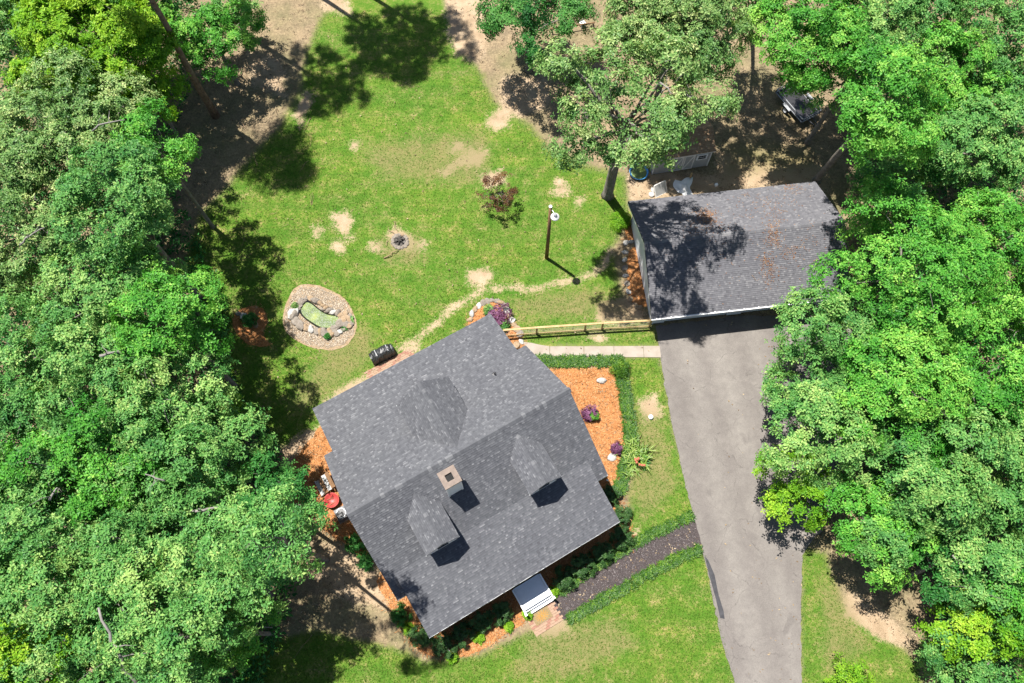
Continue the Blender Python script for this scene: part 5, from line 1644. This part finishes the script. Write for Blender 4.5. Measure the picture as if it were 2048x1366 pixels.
for y in (-.25, .25): MB().bar((-.75, y, .4), (.45, y * .6, .18), .05, .05).build('handle', M['pole'], tb_)
ac = tag(empty('air_conditioner', at(687, 1030), HANG), 'grey air conditioner unit against the left wall of the house', 'air conditioner')
MB().box((0, 0, .42), (.8, .8, .78)).build('cabinet', M['dark_metal'], ac)
MB().lathe([(.34, .0), (.34, .03), (.30, .03), (.30, 0)], (0, 0, .815), 20).build('fan_ring', M['galv'], ac)
g_ = MB()
for k in range(8): g_.bar((math.cos(k * .785) * .06, math.sin(k * .785) * .06, .83), (math.cos(k * .785) * .31, math.sin(k * .785) * .31, .83), .015, .012)
g_.lathe([(0, .845), (.07, .835), (.07, .82)], (0, 0, 0), 12)
g_.build('fan_guard', M['black'], ac)
MB().box((0, 0, .02), (.95, .95, .06)).build('pad', M['concrete'], ac)

# small white utility cover on the lawn by the drive
ub = tag(empty('utility_box', at(1301, 835)), 'small white utility box on the grass beside the driveway', 'utility box')
MB().lathe([(.15, 0), (.15, .22), (.12, .26), (0, .27)], (0, 0, 0), 14).build('housing', M['white'], ub, True)
MB().lathe([(.17, .0), (.17, .03), (0, .03)], (0, 0, .16), 14).build('collar', M['galv'], ub)

# ------------------------------------------------------------------ fallen leaves
def flat_leaves(name, pts, normal, n_each, length, width, seed, m, label, cat, parent=None, mat_local=None):
    r = np.random.default_rng(seed)
    V_, q, T_ = leaf_cloud(pts, np.tile(normal, (len(pts), 1)) + r.normal(size=(len(pts), 3)) * .15, r.uniform(.1, .95, len(pts)), n_each, length, width, r, .1, .2)
    o = link(name, np_mesh(name, V_, q, tone=T_), m)
    return tag(o, label, cat, kind='stuff')


def on_garage(x, y, up=.035):
    z = GE + GS * (y if y < GD / 2 else GD - y)
    return Matrix.Translation((GO.x, GO.y, 0)) @ Matrix.Rotation(GA, 4, 'Z') @ Vector((x, y, z + up))


rl = np.random.default_rng(12)
pts = []
for cx, cy, sx, sy, n in [(5.2, 7.2, .45, .4, 260), (5.0, 6.7, .5, .3, 90), (9.4, 4.3, .4, .3, 120), (9.6, 5.0, .3, .4, 60), (9.0, 2.2, .4, .5, 110), (8.8, 3.0, .3, .3, 50), (10.5, 3.3, .6, .3, 60), (9.6, 7.0, .8, .8, 70),
                          (10.8, 8.0, 1.2, .8, 60), (12.8, 9.3, .5, .3, 70), (11.8, 3.9, .6, .5, 40), (4.8, 5.6, 1.3, .5, 90), (8.0, 5.0, 3.5, 2.5, 160)]:
    for _ in range(n):
        x, y = rl.normal(cx, sx), rl.normal(cy, sy)
        if .1 < x < GW - .1 and .1 < y < GD - .1: pts.append(on_garage(x, y))
flat_leaves('fallen_leaves', np.array([tuple(p) for p in pts]), np.array([0, 0, 1.0]), 2, .14, .035, 13, M['straw_leaf'], 'orange dry leaves and pine needles lying on the garage roof', 'leaves')
tw = MB()
for (x0, y0, x1, y1) in [(10.2, 5.9, 9.9, 5.1), (9.9, 5.1, 9.5, 4.4), (12.6, 2.6, 11.8, 2.3), (7.6, 2.1, 7.9, 1.7), (9.2, 9.1, 8.6, 9.2), (11.2, 6.6, 10.8, 6.9)]:
    branch(tw, on_garage(x0, y0, .05), on_garage(x1, y1, .05), .018, .01, rl, .3, 4, 4)
tag(tw.build('fallen_twigs', M['twig'], None), 'dry twigs lying on the garage roof', 'twigs', kind='stuff')
# litter on the wood floor and pine straw
def litter(n, seed):
    r = np.random.default_rng(seed)
    x = r.uniform(-200, 2200, n); y = r.uniform(-60, 1400, n)
    p = np.array([tuple(at(a, b, .03)) for a, b in zip(x, y)])
    l, s_, d_ = cover_map(p[:, 0], p[:, 1])
    k = (l < .45) & (r.uniform(size=n) < .8)
    for poly in [[(1311, 652), (1319, 700), (1400, 1075), (1470, 1366), (1535, 1560), (1606, 1560), (1604, 1110), (1690, 950), (1720, 640)],
                 [(600, 570), (690, 598), (712, 640), (655, 700), (572, 665)], [(1045, 684), (1320, 690), (1322, 716), (1045, 712)]]:
        k &= sdf(x, y, poly) > 0
    return p[k]


flat_leaves('leaf_litter', litter(22000, 31), np.array([0, 0, 1.0]), 3, .15, .07, 32, M['litter_leaf'], 'brown leaf litter on the woodland floor', 'leaf litter')


def lawn_blades(n, seed):
    r = np.random.default_rng(seed)
    x = r.uniform(340, 1920, n); y = r.uniform(20, 1400, n)
    p = np.array([tuple(at(a, b)) for a, b in zip(x, y)])
    l, s_, d_ = cover_map(p[:, 0], p[:, 1])
    k = (l > .5) & (s_ < .42 + r.normal(0, .12, n)) & (r.uniform(size=n) > d_ * .8)
    for nm, poly in BEDS.items(): k &= sdf(x, y, poly) > 1
    for poly in [[(1311, 652), (1319, 700), (1346, 860), (1400, 1075), (1424, 1190), (1470, 1366), (1535, 1560), (1606, 1560), (1602, 1230), (1604, 1110), (1690, 950), (1720, 640)]]:
        k &= sdf(x, y, poly) > -r.exponential(1.2, n)
    for poly in [[(1098, 1200), (1215, 1125), (1388, 1033), (1403, 1088), (1285, 1146), (1128, 1240)], grav_px, [(1045, 684), (1320, 690), (1322, 716), (1045, 712)], [(1020, 1180), (1090, 1140), (1135, 1230), (1075, 1268)]]:
        k &= sdf(x, y, poly) > 1
    hi = np.array([[math.cos(HANG), math.sin(HANG)], [-math.sin(HANG), math.cos(HANG)]]) @ (p[:, :2] - np.array([HO.x, HO.y])).T
    k &= ~((np.abs(hi[0]) < 7.2) & (hi[1] > -7.9) & (hi[1] < 8.2))
    p = p[k]; n = len(p)
    a = r.uniform(0, 6.28, n); h = r.uniform(.05, .12, n); w = r.uniform(.03, .06, n); le = r.uniform(.03, .12, n)
    d = np.stack([np.cos(a), np.sin(a), np.zeros(n)], 1); s_ = np.stack([-np.sin(a), np.cos(a), np.zeros(n)], 1)
    v = np.stack([p - s_ * w[:, None] / 2, p + s_ * w[:, None] / 2, p + d * le[:, None] + np.array([0, 0, 1]) * h[:, None]], 1).reshape(-1, 3)
    t = np.repeat(np.clip(r.normal(.48, .15, n), 0, 1), 3)
    return np_mesh('lawn_grass', v, None, np.arange(n * 3).reshape(-1, 3), tone=t)


tag(link('lawn_grass', lawn_blades(330000, 41), M['lawn_blade']), 'short green lawn grass round the house', 'grass', kind='stuff')


def straw(seed):
    """loose pine needles over the beds and spilling past their edges"""
    r = np.random.default_rng(seed)
    A = []
    for k, p in BEDS.items():
        pp = np.array(p, float); lo, hi = pp.min(0) - 6, pp.max(0) + 6
        n = int((hi - lo).prod() * .11)
        x = r.uniform(lo[0], hi[0], n); y = r.uniform(lo[1], hi[1], n)
        ok = sdf(x, y, p) < r.exponential(2.5, n)
        A += [tuple(at(a, b, .035)) for a, b in zip(x[ok], y[ok])]
    return np.array(A)


M['needle_straw'] = leaf_mat('loose_pine_straw', (0.20, 0.080, 0.028), (0.42, 0.195, 0.075), (0.56, 0.36, 0.19), 0.05, 0.1)
flat_leaves('pine_straw', straw(51), np.array([0, 0, 1.0]), 2, .26, .03, 52, M['needle_straw'], 'loose orange pine needles covering the garden beds', 'pine straw')
r9 = np.random.default_rng(61)
dl = []
while len(dl) < 260:
    x, y = r9.uniform(1320, 1700), r9.uniform(660, 1366)
    if sdf(np.array([x]), np.array([y]), [(1319, 700), (1400, 1075), (1470, 1366), (1603, 1366), (1604, 1110), (1690, 950), (1720, 660)])[0] < 0 and r9.uniform() < math.exp(-(1640 - x) / 90):
        dl.append(tuple(at(x, y, .05)))
for _ in range(420):
    dl.append(tuple(at(r9.uniform(420, 1300), r9.uniform(60, 900), .10)))
flat_leaves('scattered_leaves', np.array(dl), np.array([0, 0, 1.0]), 1, .15, .08, 62, M['litter_leaf'], 'stray dry leaves blown over the driveway and lawn', 'leaves')
sk = MB()
for _ in range(90):
    x, y = (r9.uniform(380, 640), r9.uniform(-20, 480)) if r9.uniform() < .55 else (r9.uniform(1420, 1640), r9.uniform(60, 370)) if r9.uniform() < .6 else (r9.uniform(560, 760), r9.uniform(1070, 1280))
    a = at(x, y, .04); w = r9.uniform(0, 6.28); L = r9.uniform(.5, 1.8)
    branch(sk, a, a + Vector((math.cos(w) * L, math.sin(w) * L, .03)), r9.uniform(.012, .03), .008, r9, .3, 4, 4)
tag(sk.build('fallen_sticks', M['twig'], None), 'dry sticks lying on the woodland floor', 'sticks', kind='stuff')


def undergrowth(seed):
    """low saplings and ferns, added to darken and green the gaps in both woods"""
    r = np.random.default_rng(seed)
    n = 30000
    x = r.uniform(-150, 2200, n); y = r.uniform(-60, 1420, n)
    ok = (sdf(x, y, [(-400, -200), (380, -200), (400, 150), (330, 330), (440, 560), (470, 760), (560, 900), (560, 1060), (600, 1180), (540, 1330), (480, 1600), (-400, 1600)]) < 0) | \
         (sdf(x, y, [(1700, -200), (1720, 300), (1730, 560), (1745, 900), (1700, 1020), (1880, 1180), (1900, 1600), (2600, 1600), (2600, -200)]) < 0)
    x, y = x[ok], y[ok]
    p = np.array([tuple(at(a, b)) for a, b in zip(x, y)])
    p[:, 2] = r.uniform(.15, 1.1, len(p))
    V_, q, T_ = leaf_cloud(p, unit(r, len(p)) * .35 + np.array([0, 0, 1]), r.normal(.35, .2, len(p)), 5, .34, .16, r)
    return np_mesh('undergrowth', V_, q, tone=T_)


tag(link('undergrowth', undergrowth(71), M['deep']), 'dark green undergrowth added on the floor of the woods to darken the gaps', 'undergrowth', kind='stuff')
